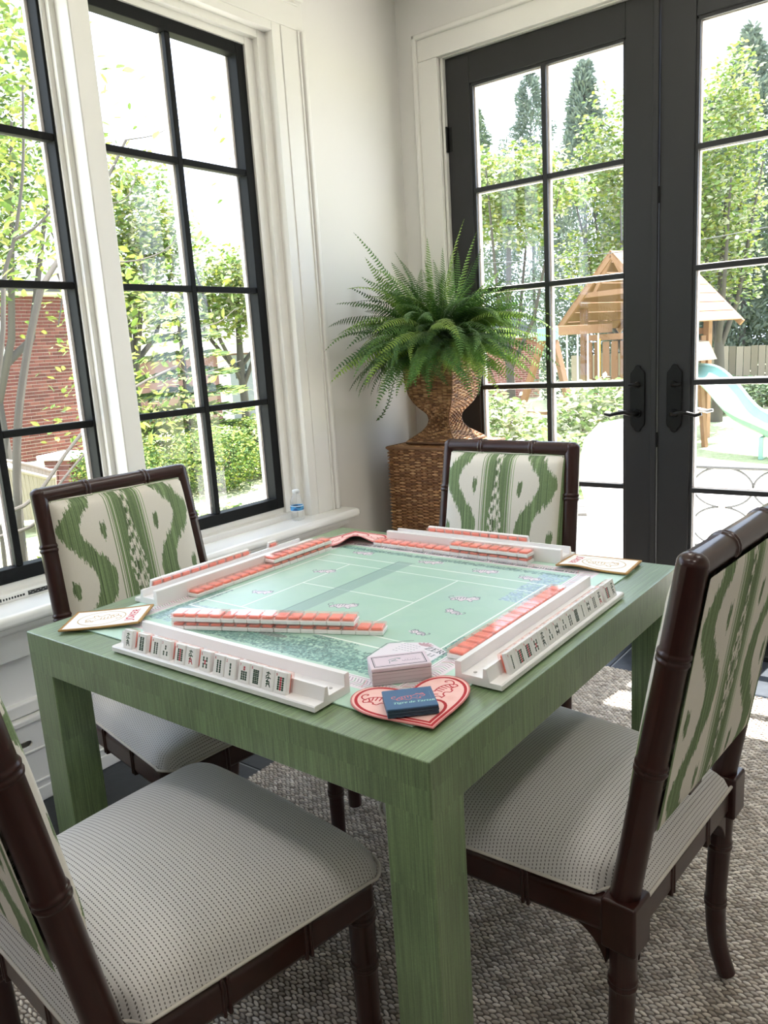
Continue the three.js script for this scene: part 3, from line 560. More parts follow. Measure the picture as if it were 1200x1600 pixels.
function tileRow(x, z, ang, n, y, label, group, from = 0) {      // n tiles in a row along direction ang from the start point
  for (let k = from; k < from + n; k++) { const d = (k + 0.5) * (TW + 0.0002), c = Math.cos(ang), s = Math.sin(ang); addTile([x + c * d + rr(-1, 1) * 0.0004, y, z - s * d + rr(-1, 1) * 0.0005], [0, ang + rr(-1, 1) * 0.012, 0], label, group); }
}
{
  const up = MT + TH_ + 0.0003, my = MT + 0.0002;
  tileRow(-0.214, 0.312, 0.405, 16, my, 'face-down coral tile in the lower layer of the row slanting across the court', 'lower tiles of the slanting row');
  tileRow(-0.214, 0.312, 0.405, 14, up, 'face-down coral tile in the upper layer of the row slanting across the court', 'upper tiles of the slanting row');
  tileRow(0.331, 0.196, Math.PI / 2, 15, my, 'face-down coral tile in the single row along the rack by the turned away chair', 'tiles along the rack by the turned chair');
  tileRow(-0.333, 0.175, Math.PI / 2, 17, my, 'face-down coral tile in the lower layer along the rack by the windows', 'lower tiles by the window side rack');
  tileRow(-0.333, 0.175, Math.PI / 2, 8, up, 'face-down coral tile in the upper layer along the rack by the windows', 'upper tiles by the window side rack', 9);
  tileRow(-0.243, -0.348, 0, 17, my, 'face-down coral tile in the lower layer along the rack by the doors', 'lower tiles by the door side rack');
  tileRow(-0.243, -0.348, 0, 8, up, 'face-down coral tile in the upper layer along the rack by the doors', 'upper tiles by the door side rack', 9);
}
// printed faces in one atlas of 4 x 4
const faceKinds = { green: 0, eight: 1, six: 2, three: 3, nine: 4, red: 5, five: 6, four: 7, two: 8, seven: 9, twelve: 10, one: 11, cross: 12 };
const faceTex = canvasTex(512, 640, (g) => {
  g.fillStyle = '#f3f0ee'; g.fillRect(0, 0, 512, 640);
  const G = '#213d2e', Rd = '#b5273a';
  const cell = (i, fn) => { g.save(); g.translate((i % 4) * 128, Math.floor(i / 4) * 160); fn(); g.restore(); };
  const stick = (x, y, c, h = 30, w = 15) => { w *= 1.3; g.fillStyle = c; g.beginPath(); g.roundRect(x - w / 2, y - h / 2, w, h * 0.48, 5); g.fill(); g.beginPath(); g.roundRect(x - w / 2, y + h * 0.02, w, h * 0.48, 5); g.fill(); };
  const digit = (d) => { g.fillStyle = Rd; g.font = 'bold 30px sans-serif'; g.fillText(d, 8, 32); };
  const glyph = (c1, c2) => { g.lineWidth = 9; g.lineCap = 'round'; g.strokeStyle = c1; g.stroke(new Path2D('M44 30 C60 26 78 26 86 34 M66 20 C62 44 52 52 38 60 M40 74 C58 64 76 62 92 70 M70 44 C74 66 66 84 46 96 M50 100 C64 92 82 96 84 108')); g.strokeStyle = c2; g.stroke(new Path2D('M62 84 C58 104 60 124 48 138 M78 92 C76 112 84 128 94 136 M46 118 C60 112 74 114 88 122')); };
  cell(0, () => glyph(G, G)); cell(5, () => glyph(G, Rd));
  cell(1, () => { digit('8'); for (let r = 0; r < 4; r++) for (const x of [46, 82]) stick(x, 38 + r * 32, G, 30, 24); });
  cell(2, () => { digit('6'); for (let r = 0; r < 3; r++) for (const x of [50, 84]) stick(x, 52 + r * 36, G, 34, 17); });
  cell(3, () => { digit('3'); stick(66, 58, G, 40); stick(42, 110, G, 40); stick(90, 110, G, 40); });
  cell(4, () => { digit('9'); for (let r = 0; r < 3; r++) [[40, G], [66, Rd], [92, G]].forEach(([x, c]) => stick(x, 50 + r * 36, c, 34, 18)); });
  cell(6, () => { digit('5'); stick(44, 62, G, 42); stick(88, 62, G, 42); stick(66, 88, Rd, 38); stick(44, 116, G, 42); stick(88, 116, G, 42); });
  cell(7, () => { digit('4'); for (let r = 0; r < 2; r++) for (const x of [48, 84]) stick(x, 64 + r * 50, G, 46, 16); });
  cell(8, () => { digit('2'); stick(66, 60, G, 48); stick(66, 114, G, 48); });
  cell(9, () => { digit('7'); stick(66, 46, Rd, 34, 17); for (let r = 0; r < 2; r++) for (const x of [40, 66, 92]) stick(x, 86 + r * 38, G, 36, 17); });
  cell(10, () => { digit('8'); for (let r = 0; r < 4; r++) for (const x of [42, 66, 90]) stick(x, 44 + r * 29, G, 27, 18); });
  cell(11, () => { digit('1'); for (let r = 0; r < 4; r++) stick(66, 42 + r * 29, G, 27, 14); });
  cell(12, () => { digit('8'); g.strokeStyle = G; g.lineWidth = 13; g.lineCap = 'round'; g.stroke(new Path2D('M42 40 L42 72 M90 40 L90 72 M42 72 L66 52 L90 72 M42 92 L42 128 M90 92 L90 128 M42 92 L66 116 L90 92')); });
});
const faceMat = M('#ffffff', 0.25, { map: faceTex, clearcoat: 0.4, clearcoatRoughness: 0.15 });
const faceGeo = Object.fromEntries(Object.entries(faceKinds).map(([k, i]) => {
  const g = new THREE.PlaneGeometry(TW - 0.0034, TL - 0.0036); g.rotateX(Math.PI / 2); const u = g.attributes.uv, c = i % 4, r = Math.floor(i / 4);
  for (let j = 0; j < u.count; j++) u.setXY(j, (c + u.getX(j)) / 4, 1 - (r + 1 - u.getY(j)) / 4);
  return [k, g];
}));
const faceWords = { green: 'a green dragon glyph', eight: 'eight green bars', six: 'six green bars', three: 'three green bars', nine: 'nine red and green bars', red: 'a green and red glyph', five: 'five bars around a red one', four: 'four green bars', two: 'two green bars', seven: 'seven bars with a red top', twelve: 'a block of small bars', one: 'a single column of bars', cross: 'a green zigzag' };
const tilt = -Math.PI / 2 - 0.27, ordinals = ['first', 'second', 'third', 'fourth', 'fifth', 'sixth', 'seventh', 'eighth', 'ninth', 'tenth', 'eleventh', 'twelfth', 'thirteenth', 'fourteenth', 'fifteenth'];
function rackTile(cx, cz, rot, along, lift, kind, label, group) {
  const t = addTile([0, 0, 0], [0, 0, 0], label, group);
  // rack frame: x along the rack, z towards the player
  const base = new THREE.Matrix4().makeRotationY(rot).setPosition(cx, MT + 0.0007, cz);
  // tile body runs 0..TH_ along its own y; its white face looks to the player
  const L = new THREE.Matrix4().makeRotationX(tilt).setPosition(along, 0.0080 + TL / 2 * 0.9638 + lift, 0.0290);
  const q = new THREE.Matrix4().multiplyMatrices(base, L); q.decompose(t.position, t.quaternion, t.scale);
  if (kind) part(t, 'face_print', faceGeo[kind], faceMat, [0, -0.00012, 0]);
  return t;
}
{
  // rack above the broad seat: thirteen tiles with small gaps, first one by the gold-edged patch
  const a = ['green', 'eight', 'six', 'three', 'nine', 'red', 'five', 'six', 'two', 'seven', 'twelve', 'green', 'nine'], px = [-0.183, -0.144, -0.106, -0.0805, -0.043, -0.0165, 0.0185, 0.0505, 0.0765, 0.107, 0.1325, 0.158, 0.1835].map((v) => v - 0.018);
  a.forEach((k, i) => rackTile(0.0215, 0.4095, 0, px[i], 0, k, `rack tile with ${faceWords[k]}, ${ordinals[i]} from the joker patch`, 'tiles in the rack above the broad seat'));
  // rack beside the turned chair; x of the rack runs away towards the doors as -x after the turn
  const b = ['one', 'nine', 'nine', 'five', 'green', 'three', 'cross', 'three', 'four', 'twelve', 'one', 'cross', 'six', 'red', 'nine', 'green'];
  b.forEach((k, i) => rackTile(0.411, 0.0235, Math.PI / 2, -0.187 + i * 0.0254 + (i > 13 ? 0.0105 : 0), i < 4 ? 0 : 0, k, `rack tile with ${faceWords[k]}, ${ordinals[i] ?? 'last'} from the blue deck`, 'tiles in the rack beside the turned chair'));
  for (let i = 0; i < 11; i++) rackTile(-0.389, 0.012, -Math.PI / 2, -0.06 + i * 0.0254, 0, null, 'upright tile showing its coral back in the rack by the windows', 'tile backs in the window side rack');
  rackTile(-0.389, 0.012, -Math.PI / 2, -0.152, 0, null, 'lone upright tile with coral back near the end of the window side rack', null);
  for (let i = 0; i < 11; i++) rackTile(0.012, -0.407, Math.PI, -0.118 + i * 0.0254, 0, null, 'upright tile showing its coral back in the rack by the doors', 'tile backs in the door side rack');
}
// ---- thin soft patches: two gold-edged, two pink hearts
{
  const jokerTex = canvasTex(768, 512, (g) => {
    g.fillStyle = '#f1eeea'; g.fillRect(0, 0, 768, 512); g.strokeStyle = '#b98f52'; g.lineWidth = 30; g.strokeRect(6, 6, 756, 500);
    g.lineWidth = 8; g.strokeStyle = '#b99a63'; g.beginPath(); g.ellipse(440, 256, 230, 190, 0, 0, 7); g.stroke();
    g.save(); g.translate(440, 262); stripedCat(g, 0, 0, 4.6, '#b98f3f', '#f1eeea', 7); g.restore();
    g.save(); g.translate(118, 256); g.rotate(Math.PI / 2); g.fillStyle = '#c2233f'; g.font = 'bold 112px sans-serif'; g.textAlign = 'center'; g.fillText('JOKER', 0, 22); g.restore();
  });
  const sheet = (lift) => surface((u, v) => { const x = (u - 0.5) * 0.152, z = (v - 0.5) * 0.104; return [x, lift(u, v), z, u, 1 - v]; }, 24, 16, true);
  const under = (lift) => surface((u, v) => { const x = (u - 0.5) * 0.152, z = (v - 0.5) * 0.104; return [x, lift(u, v) - 0.0026, z, u, 1 - v]; }, 24, 16, false);
  const edge = (lift) => { const p = []; for (let i = 0; i < 24; i++) p.push([i / 24, 0]); for (let i = 0; i < 16; i++) p.push([1, i / 16]); for (let i = 0; i < 24; i++) p.push([1 - i / 24, 1]); for (let i = 0; i <= 16; i++) p.push([0, 1 - i / 16]); return sweep(p.map(([u, v]) => V((u - 0.5) * 0.152, lift(u, v) - 0.0012, (v - 0.5) * 0.104)), 0.0022, 6, false); };
  const gold = M('#b08a55', 0.7), mat = M('#ffffff', 0.8, { map: jokerTex });
  const put = (x, z, r, lift, label) => { const t = thing('joker_patch', label, 'patch', [x, MT + 0.003, z], r, 'gold-edged joker patches'); part(t, 'cloth', sheet(lift), mat); part(t, 'lining', under(lift), M('#d8cfc4', 0.85)); part(t, 'stitched_edge', edge(lift), gold); };
  put(-0.369, 0.355, 0.68 + Math.PI, (u, v) => 0.0015 + 0.006 * (1 - u) * (1 - u) , 'white joker patch with gold edge at table corner by the windows');
  put(0.328, -0.392, 0.06, (u, v) => 0.002 + 0.007 * Math.exp(-(((u - 0.25) / 0.3) ** 2)) * v, 'white joker patch with gold edge at table corner by the doors');
  // hearts
  const heart = (a) => { const t = a * Math.PI * 2, x = 16 * Math.sign(Math.sin(t)) * Math.abs(Math.sin(t)) ** 2.1 * 1.04, y = 13 * Math.cos(t) - 5 * Math.cos(2 * t) - 2 * Math.cos(3 * t) - Math.cos(4 * t); return [x / 17 * 0.087, (y + 2.5) / 17 * 0.087]; };
  const heartTex = canvasTex(512, 512, (g) => {
    g.fillStyle = '#f0c4bd'; g.fillRect(0, 0, 512, 512); for (let i = 0; i < 260; i++) { g.globalAlpha = 0.12; g.fillStyle = i % 2 ? '#f7d9d2' : '#e3a9a4'; g.beginPath(); g.arc(hash(i, 1) * 512, hash(i, 2) * 512, 18, 0, 7); g.fill(); } g.globalAlpha = 1;
    const P = ([x, y], k = 1) => [256 + x * k / 0.1 * 256, 256 - y * k / 0.1 * 256];
    g.strokeStyle = '#b3272f'; g.lineWidth = 11; g.beginPath(); for (let i = 0; i <= 80; i++) { const q = P(heart(i / 80), 0.93); i ? g.lineTo(...q) : g.moveTo(...q); } g.stroke();
    g.lineWidth = 11; g.beginPath(); for (let i = 0; i <= 40; i++) { const [x, y] = heart(i / 40), q = [256 + x * 0.42 / 0.1 * 256, 330 - y * 0.42 / 0.1 * 256]; i ? g.lineTo(...q) : g.moveTo(...q); } g.stroke(); g.lineWidth = 9; g.beginPath(); g.ellipse(256, 330, 17, 12, 0, 0, 7); g.stroke();
    g.save(); g.translate(365, 190); g.rotate(-0.7); stripedCat(g, 0, 0, 2.1, '#b3272f', '#f0c4bd', 5, -1); g.restore(); g.save(); g.translate(148, 190); g.rotate(0.7); stripedCat(g, 0, 0, 2.1, '#b3272f', '#f0c4bd', 5, 1); g.restore();
  });
  const hm = M('#ffffff', 0.85, { map: heartTex });
  const putHeart = (x, z, r, lift, label) => {
    const t = thing('heart_patch', label, 'patch', [x, MT + 0.0005, z], r, 'pink heart patches'), R = 14, N = 72;
    const top = (dy, flip) => surface((u, v) => { const [hx, hy] = heart(u); const k = v, px = hx * k, pz = -hy * k; return [px, lift(px, pz) + dy, pz, 0.5 + px / 0.2, 0.5 - pz / 0.2]; }, N, R, flip);
    part(t, 'cloth', top(0.0024, true), hm); part(t, 'lining', top(0, false), M('#c9747a', 0.85));
    part(t, 'edge_binding', sweep(Array.from({ length: N + 1 }, (_, i) => { const [hx, hy] = heart(i / N); return V(hx, lift(hx, -hy) + 0.0012, -hy); }), 0.0017, 6, false), M('#d98d8b', 0.8));
  };
  putHeart(0.371, 0.360, Math.PI / 4 + 0.1, (x, z) => 0.0012 + 0.002 * Math.max(0, x / 0.08) ** 2, 'pink tiger heart patch with red border under the blue deck');
  putHeart(-0.33, -0.366, Math.PI + Math.PI / 4 - 0.1, (x, z) => 0.002 + 0.016 * Math.exp(-((x / 0.035) ** 2)) * Math.max(0, -z / 0.06 + 0.3) + 0.004 * Math.max(0, Math.abs(x) - 0.06) / 0.03, 'pink heart patch with rumpled edge between racks by the room corner');
}
// ---- boxed cards and blue deck
{
  const top = canvasTex(768, 320, (g) => {
    g.fillStyle = '#dcccd6'; g.fillRect(0, 0, 768, 320); g.strokeStyle = '#35343c'; g.lineWidth = 12; g.strokeRect(44, 36, 680, 248); g.lineWidth = 3; g.strokeRect(62, 54, 644, 212);
    g.strokeStyle = '#5f7d80'; g.lineWidth = 9; g.lineCap = 'round'; g.fillStyle = '#5f7d80'; g.stroke(new Path2D('M250 150 C290 118 330 120 350 142 C330 160 300 158 280 176 L360 178 M262 170 C250 190 262 204 250 224')); g.fill(new Path2D('M330 96 L420 120 L404 142 Z'));
    g.strokeStyle = '#9a8b9c'; g.lineWidth = 6; for (let k = 0; k < 7; k++) g.stroke(new Path2D(`M${424 + k * 34} 202 c4 -${30 + 18 * (k % 3)} 18 -${26 + 8 * (k % 2)} 16 -6 c-2 14 10 12 16 4`)); g.lineWidth = 3; g.stroke(new Path2D('M470 138 c30 -8 60 4 90 -2 c20 -4 40 4 60 0'));
  });
  const t = thing('card_box', 'lilac card box with dark frame line on its lid', 'box', [0.292, MT, 0.292], 0.80);
  part(t, 'box_body', rbox(0.09, 0.021, 0.05, 0.0015), M('#cfc4c6', 0.6), [0, 0.0107, 0]);
  const lid = part(t, 'lid', rbox(0.091, 0.0058, 0.051, 0.0015), M('#dccfd6', 0.5), [0, 0.0245, 0]);
  const g = new THREE.PlaneGeometry(0.0885, 0.0485); g.rotateX(-Math.PI / 2); part(lid, 'lid_print', g, M('#ffffff', 0.5, { map: top }), [0, 0.00302, 0]);
  for (let k = 0; k < 3; k++) part(t, 'card_edge', rbox(0.0906, 0.0004, 0.0506, 0.0001), M('#b3a7aa', 0.7), [0, 0.005 + k * 0.006, 0]);
  const blue = canvasTex(768, 656, (g) => {
    g.fillStyle = '#41668c'; g.fillRect(0, 0, 768, 656); g.translate(0, 110);
    g.save(); g.translate(400, 190); g.scale(1.5, 1); stripedCat(g, 0, 0, 4.6, '#e0706c', '#41668c', 9, 1); g.restore();
    g.fillStyle = '#a9dccb'; g.font = 'italic bold 82px serif'; g.fillText('Tigre de Tartan', 106, 392);
    g.fillStyle = '#7f97ad'; for (let k = 0; k < 9; k++) g.fillRect(706, 60 + k * 26, 6, 15); g.fillStyle = '#dfe6ea'; g.fillRect(712, 344, 16, 24);
  });
  const d = thing('card_deck', 'dark blue card deck lettered Tigre de Tartan on the pink heart', 'card deck', [0.371, MT + 0.0056, 0.376], 0.77);
  const side = M('#33485c', 0.5), card = rbox(0.07, 0.0026, 0.06, 0.0012);
  reseed(3); for (let k = 0; k < 5; k++) part(d, 'card', card, k === 4 ? M('#41668c', 0.45) : side, [rr(-1, 1) * 0.0008, 0.0014 + k * 0.0027, rr(-1, 1) * 0.0008]);
  const bp = new THREE.PlaneGeometry(0.0685, 0.0585); bp.rotateX(-Math.PI / 2); part(d, 'cover_print', bp, M('#ffffff', 0.42, { map: blue }), [0, 0.01355, 0]);
}

// ================================================================ WICKER PEDESTAL, URN, FERN
const wickerTones = ['#8a5f3c', '#a5764c', '#b98a5d', '#7a5234', '#94693f', '#c49a6d'].map(hex);
const strand = new THREE.SphereGeometry(1, 8, 5), wickerMat = M('#ffffff', 0.55), wickerCore = M('#7a5233', 0.8);
const PX = -0.887, PZ = -1.685, PH = 0.185;             // pedestal centre and half width
{
  reseed(31);
  const t = thing('wicker_pedestal', 'square woven wicker pedestal in the corner beside the doors', 'pedestal', [PX, 0, PZ]);
  part(t, 'core', rbox(PH * 2 - 0.012, 0.83, PH * 2 - 0.012, 0.006), wickerCore, [0, 0.42, 0]);
  const items = [], cols = 13, cw = PH * 2 / cols, rh = 0.0072;
  for (let f = 0; f < 4; f++) {
    const q = new THREE.Matrix4().makeRotationY(f * Math.PI / 2);
    for (let j = 0; j < 115; j++) for (let i = 0; i < cols; i++) {
      const out = (i + j) % 2, x = -PH + (i + 0.5) * cw, y = 0.008 + (j + 0.5) * rh;
      const m = mtx(V(x, y + rr(-1, 1) * 0.0008, PH - 0.006 + (out ? 0.004 : -0.003)), new THREE.Euler(0, rr(-0.03, 0.03), rr(-0.04, 0.04)), V(cw * (out ? 0.6 : 0.5), rh * 0.5, 0.0042));
      items.push({ m: q.clone().multiply(m), c: wickerTones[Math.floor(rnd() * 6)].clone().multiplyScalar(rr(0.85, 1.1)) });
    }
  }
  for (let j = 0; j < 26; j++) for (let i = 0; i < 13; i++) items.push({ m: mtx(V(-PH + (i + 0.5 + (j % 2) * 0.5) * cw * 0.96, 0.836, -PH + (j + 0.5) * PH * 2 / 26), new THREE.Euler(0, 0, 0), V(cw * 0.62, 0.003, 0.0065)), c: wickerTones[Math.floor(rnd() * 6)] });
  instanced(t, 'woven_strands', strand, wickerMat, items);
  const braid = sweep([[-1, -1], [1, -1], [1, 1], [-1, 1], [-1, -1]].map(([a, b]) => V(a * PH, 0.833, b * PH)).flatMap((p, i, a) => (i < 4 ? Array.from({ length: 10 }, (_, k) => p.clone().lerp(a[i + 1], k / 10)) : [p])), 0.0062, 6, false);
  part(t, 'rim_braid', braid, M('#7d5636', 0.6));
}
{
  reseed(32);
  const t = thing('wicker_urn', 'square flared wicker urn standing on the wicker pedestal', 'urn', [PX, 0.842, PZ]);
  // half width against height
  const prof = [[0, 0.122], [0.012, 0.121], [0.03, 0.098], [0.05, 0.072], [0.075, 0.055], [0.1, 0.05], [0.125, 0.056], [0.15, 0.078], [0.175, 0.096], [0.21, 0.11], [0.26, 0.118], [0.32, 0.122], [0.40, 0.125]];
  const hw = (y) => { for (let i = 1; i < prof.length; i++) if (y <= prof[i][0]) { const [a, b] = [prof[i - 1], prof[i]], k = (y - a[0]) / (b[0] - a[0]); return a[1] + (b[1] - a[1]) * k; } return 0.125; };
  const pos = [], idx = [], N = 60;
  for (let j = 0; j <= N; j++) { const y = 0.4 * j / N, w = hw(y) - 0.006; for (const [a, b] of [[-1, -1], [1, -1], [1, 1], [-1, 1]]) pos.push(a * w, y, b * w); }
  for (let j = 0; j < N; j++) for (let k = 0; k < 4; k++) { const a = j * 4 + k, b = j * 4 + (k + 1) % 4; idx.push(a, a + 4, b, b, a + 4, b + 4); }
  idx.push(0, 1, 2, 0, 2, 3);
  let g = new THREE.BufferGeometry(); g.setAttribute('position', new THREE.Float32BufferAttribute(pos, 3)); g.setIndex(idx); g = g.toNonIndexed(); g.computeVertexNormals();
  part(t, 'core', g, wickerCore);
  part(t, 'soil', rbox(0.22, 0.02, 0.22, 0.004), M('#2a2018', 0.95), [0, 0.375, 0]);
  const items = [], cols = 9;
  for (let f = 0; f < 4; f++) {
    const q = new THREE.Matrix4().makeRotationY(f * Math.PI / 2); let y = 0.004, j = 0;
    while (y < 0.398) {
      const w = hw(y), slope = (hw(y + 0.004) - hw(y - 0.004)) / 0.008, rh = 0.0072 / Math.sqrt(1 + slope * slope), cw = 2 * w / cols;
      for (let i = 0; i < cols; i++) { const out = (i + j) % 2, m = mtx(V(-w + (i + 0.5) * cw, y, w - 0.004 + (out ? 0.003 : -0.002)), new THREE.Euler(-Math.atan(-slope), 0, rr(-0.06, 0.06)), V(cw * (out ? 0.68 : 0.52), 0.0037, 0.0042)); items.push({ m: q.clone().multiply(m), c: wickerTones[Math.floor(rnd() * 6)].clone().multiplyScalar(rr(0.85, 1.12)) }); }
      y += rh; j++;
    }
  }
  instanced(t, 'woven_strands', strand, wickerMat, items);
  const ring = (y, w, r) => sweep([[-1, -1], [1, -1], [1, 1], [-1, 1], [-1, -1]].map(([a, b]) => V(a * w, y, b * w)).flatMap((p, i, a) => (i < 4 ? Array.from({ length: 8 }, (_, k) => p.clone().lerp(a[i + 1], k / 8)) : [p])), r, 6, false);
  part(t, 'rim_braid', ring(0.4, 0.124, 0.008), M('#7d5636', 0.6)); part(t, 'foot_braid', ring(0.006, 0.122, 0.006), M('#6a482d', 0.6));
  for (const [a, b] of [[-1, -1], [1, -1], [1, 1], [-1, 1]]) part(t, 'corner_stake', sweep(Array.from({ length: 34 }, (_, i) => { const y = 0.4 * i / 33; return V(a * (hw(y) - 0.001), y, b * (hw(y) - 0.001)); }), 0.003, 6), M('#7a5536', 0.6));
}
// ---- fern: each frond is a part, built from a few shared shapes
{
  reseed(99);
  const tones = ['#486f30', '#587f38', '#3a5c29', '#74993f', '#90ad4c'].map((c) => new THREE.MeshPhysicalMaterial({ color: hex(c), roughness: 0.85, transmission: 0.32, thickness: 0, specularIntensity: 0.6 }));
  const t = thing('potted_fern', 'bushy green fern with arching fronds growing in the wicker urn', 'fern', [PX, 1.235, PZ]);
  const frond = (L, th0, k, wob) => {
    const n = Math.round(L / 0.0118), pts = []; let p = V(0, 0, 0), th = th0; const ds = L / n;
    for (let i = 0; i <= n; i++) { pts.push(p.clone()); th = th0 - k * (i / n) ** 1.15; p = p.clone().add(V(Math.cos(th) * ds, Math.sin(th) * ds, Math.sin(i / n * 3 + wob) * ds * 0.12)); }
    const pos = [], idx = [];
    const tri = (a, b, c) => { const o = pos.length / 3; for (const q of [a, b, c]) pos.push(q.x, q.y, q.z); idx.push(o, o + 1, o + 2); };
    for (let i = 3; i < n; i++) {
      const u = i / n, len = 0.043 * Math.sin(Math.PI * Math.min(1, 0.16 + u * 0.86)) ** 0.75 * (1 - 0.35 * u) + 0.003, dir = pts[i + 1].clone().sub(pts[i - 1]).normalize(), side = V(0, 0, 1), up = side.clone().cross(dir).normalize();
      for (const s of [-1, 1]) {
        const ax = side.clone().multiplyScalar(s).addScaledVector(dir, 0.22 + rr(-0.08, 0.08)).addScaledVector(up, -0.18 + rr(-0.1, 0.1)).normalize(), w = 0.0055 * (1 - 0.4 * u), b = pts[i], m = b.clone().addScaledVector(ax, len * 0.42), tip = b.clone().addScaledVector(ax, len).addScaledVector(up, -len * 0.12);
        tri(b.clone().addScaledVector(dir, -w * 0.5), m.clone().addScaledVector(dir, -w * 0.85).addScaledVector(up, w * 0.25), m.clone().addScaledVector(dir, w * 0.85).addScaledVector(up, w * 0.25));
        tri(m.clone().addScaledVector(dir, -w * 0.85).addScaledVector(up, w * 0.25), tip, m.clone().addScaledVector(dir, w * 0.85).addScaledVector(up, w * 0.25));
        tri(b.clone().addScaledVector(dir, w * 0.5), b.clone().addScaledVector(dir, -w * 0.5), m.clone().addScaledVector(dir, w * 0.85).addScaledVector(up, w * 0.25));
      }
    }
    const g = new THREE.BufferGeometry(); g.setAttribute('position', new THREE.Float32BufferAttribute(pos, 3)); g.setIndex(idx);
    const st = sweep(pts.filter((_, i) => i % 3 === 0 || i === pts.length - 1), (v) => 0.0016 * (1 - 0.75 * v), 4, false).toNonIndexed(); st.deleteAttribute('uv');
    const gg = g.toNonIndexed(); gg.computeVertexNormals(); st.computeVertexNormals();
    return { g: mergeGeometries([gg, st]), tip: pts.at(-1), mid: pts[Math.floor(n / 2)] };
  };
  const shapes = [];
  for (const [L, th, k] of [[0.5, 1.38, 0.35], [0.46, 1.25, 0.9], [0.44, 1.1, 1.3], [0.46, 0.95, 1.6], [0.46, 0.75, 1.6], [0.46, 0.55, 1.5], [0.44, 0.35, 1.4], [0.42, 0.15, 1.3], [0.34, 0.0, 1.4], [0.26, 1.2, 0.5], [0.26, 0.4, 1.6], [0.5, 0.5, 0.85]]) shapes.push(frond(L, th, k, rr(0, 6)));
  const place = (si, az, sc, tone, dx = 0, dz = 0, dy = 0) => {
    const { tip, mid } = shapes[si];
    const ok = [tip, mid].every((q) => { const x = PX + dx + q.x * sc * Math.cos(az), z = PZ + dz - q.x * sc * Math.sin(az); return x > XW + 0.02 && z > ZD + 0.045; });
    if (!ok) return false;
    const f = part(t, 'frond', shapes[si].g, tones[tone], [dx, dy, dz]); f.rotation.set(rr(-0.75, 0.75), az, 0, 'YXZ'); f.scale.setScalar(sc); return true;
  };
  let made = 0;
  for (let i = 0; i < 1500 && made < 280; i++) {
    const ring = rnd(), si = ring < 0.04 ? 0 : ring < 0.1 ? 1 : ring < 0.2 ? 2 : ring < 0.34 ? 3 : ring < 0.48 ? 4 : ring < 0.62 ? 5 : ring < 0.76 ? 6 : ring < 0.87 ? 7 : ring < 0.94 ? 8 : ring < 0.97 ? 9 : 10, az = rr(0, Math.PI * 2), r = rr(0.0, 0.085);
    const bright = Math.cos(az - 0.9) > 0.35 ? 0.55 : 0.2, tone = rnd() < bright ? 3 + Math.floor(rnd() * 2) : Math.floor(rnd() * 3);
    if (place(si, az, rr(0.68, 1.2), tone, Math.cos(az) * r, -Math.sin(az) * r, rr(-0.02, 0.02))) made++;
  }
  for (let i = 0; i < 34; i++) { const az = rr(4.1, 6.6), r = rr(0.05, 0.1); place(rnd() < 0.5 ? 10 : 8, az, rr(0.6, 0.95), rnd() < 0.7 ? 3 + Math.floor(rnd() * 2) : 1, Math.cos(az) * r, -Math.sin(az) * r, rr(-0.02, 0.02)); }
  // the long ones that give the outline
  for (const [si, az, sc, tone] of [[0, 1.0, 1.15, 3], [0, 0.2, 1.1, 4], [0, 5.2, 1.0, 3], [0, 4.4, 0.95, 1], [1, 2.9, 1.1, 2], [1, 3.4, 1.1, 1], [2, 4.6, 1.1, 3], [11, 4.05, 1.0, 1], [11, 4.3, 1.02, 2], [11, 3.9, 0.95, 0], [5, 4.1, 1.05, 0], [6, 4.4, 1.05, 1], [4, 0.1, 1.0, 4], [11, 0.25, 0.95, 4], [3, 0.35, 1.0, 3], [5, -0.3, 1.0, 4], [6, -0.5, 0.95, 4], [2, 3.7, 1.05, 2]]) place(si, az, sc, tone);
  // one trailing runner with small paired leaflets
  const run = [V(-0.05, -0.02, 0.10), V(-0.11, -0.06, 0.15), V(-0.14, -0.13, 0.17), V(-0.165, -0.21, 0.18), V(-0.2, -0.265, 0.19), V(-0.225, -0.285, 0.195)], cv = new THREE.CatmullRomCurve3(run), gs = [sweep(cv.getPoints(20), 0.0015, 5).toNonIndexed()];
  for (let i = 10; i < 44; i++) { const p = cv.getPointAt(i / 44), s = i % 2 ? 1 : -1, l = new THREE.SphereGeometry(1, 5, 3).toNonIndexed(); l.scale(0.0085, 0.0022, 0.0055); l.rotateZ(rr(-0.6, 0.6)); l.rotateY(rr(0, 3)); l.translate(p.x + s * 0.006, p.y, p.z + rr(-0.004, 0.004)); gs.push(l); }
  part(t, 'trailing_runner', mergeGeometries(gs), tones[1]);
}
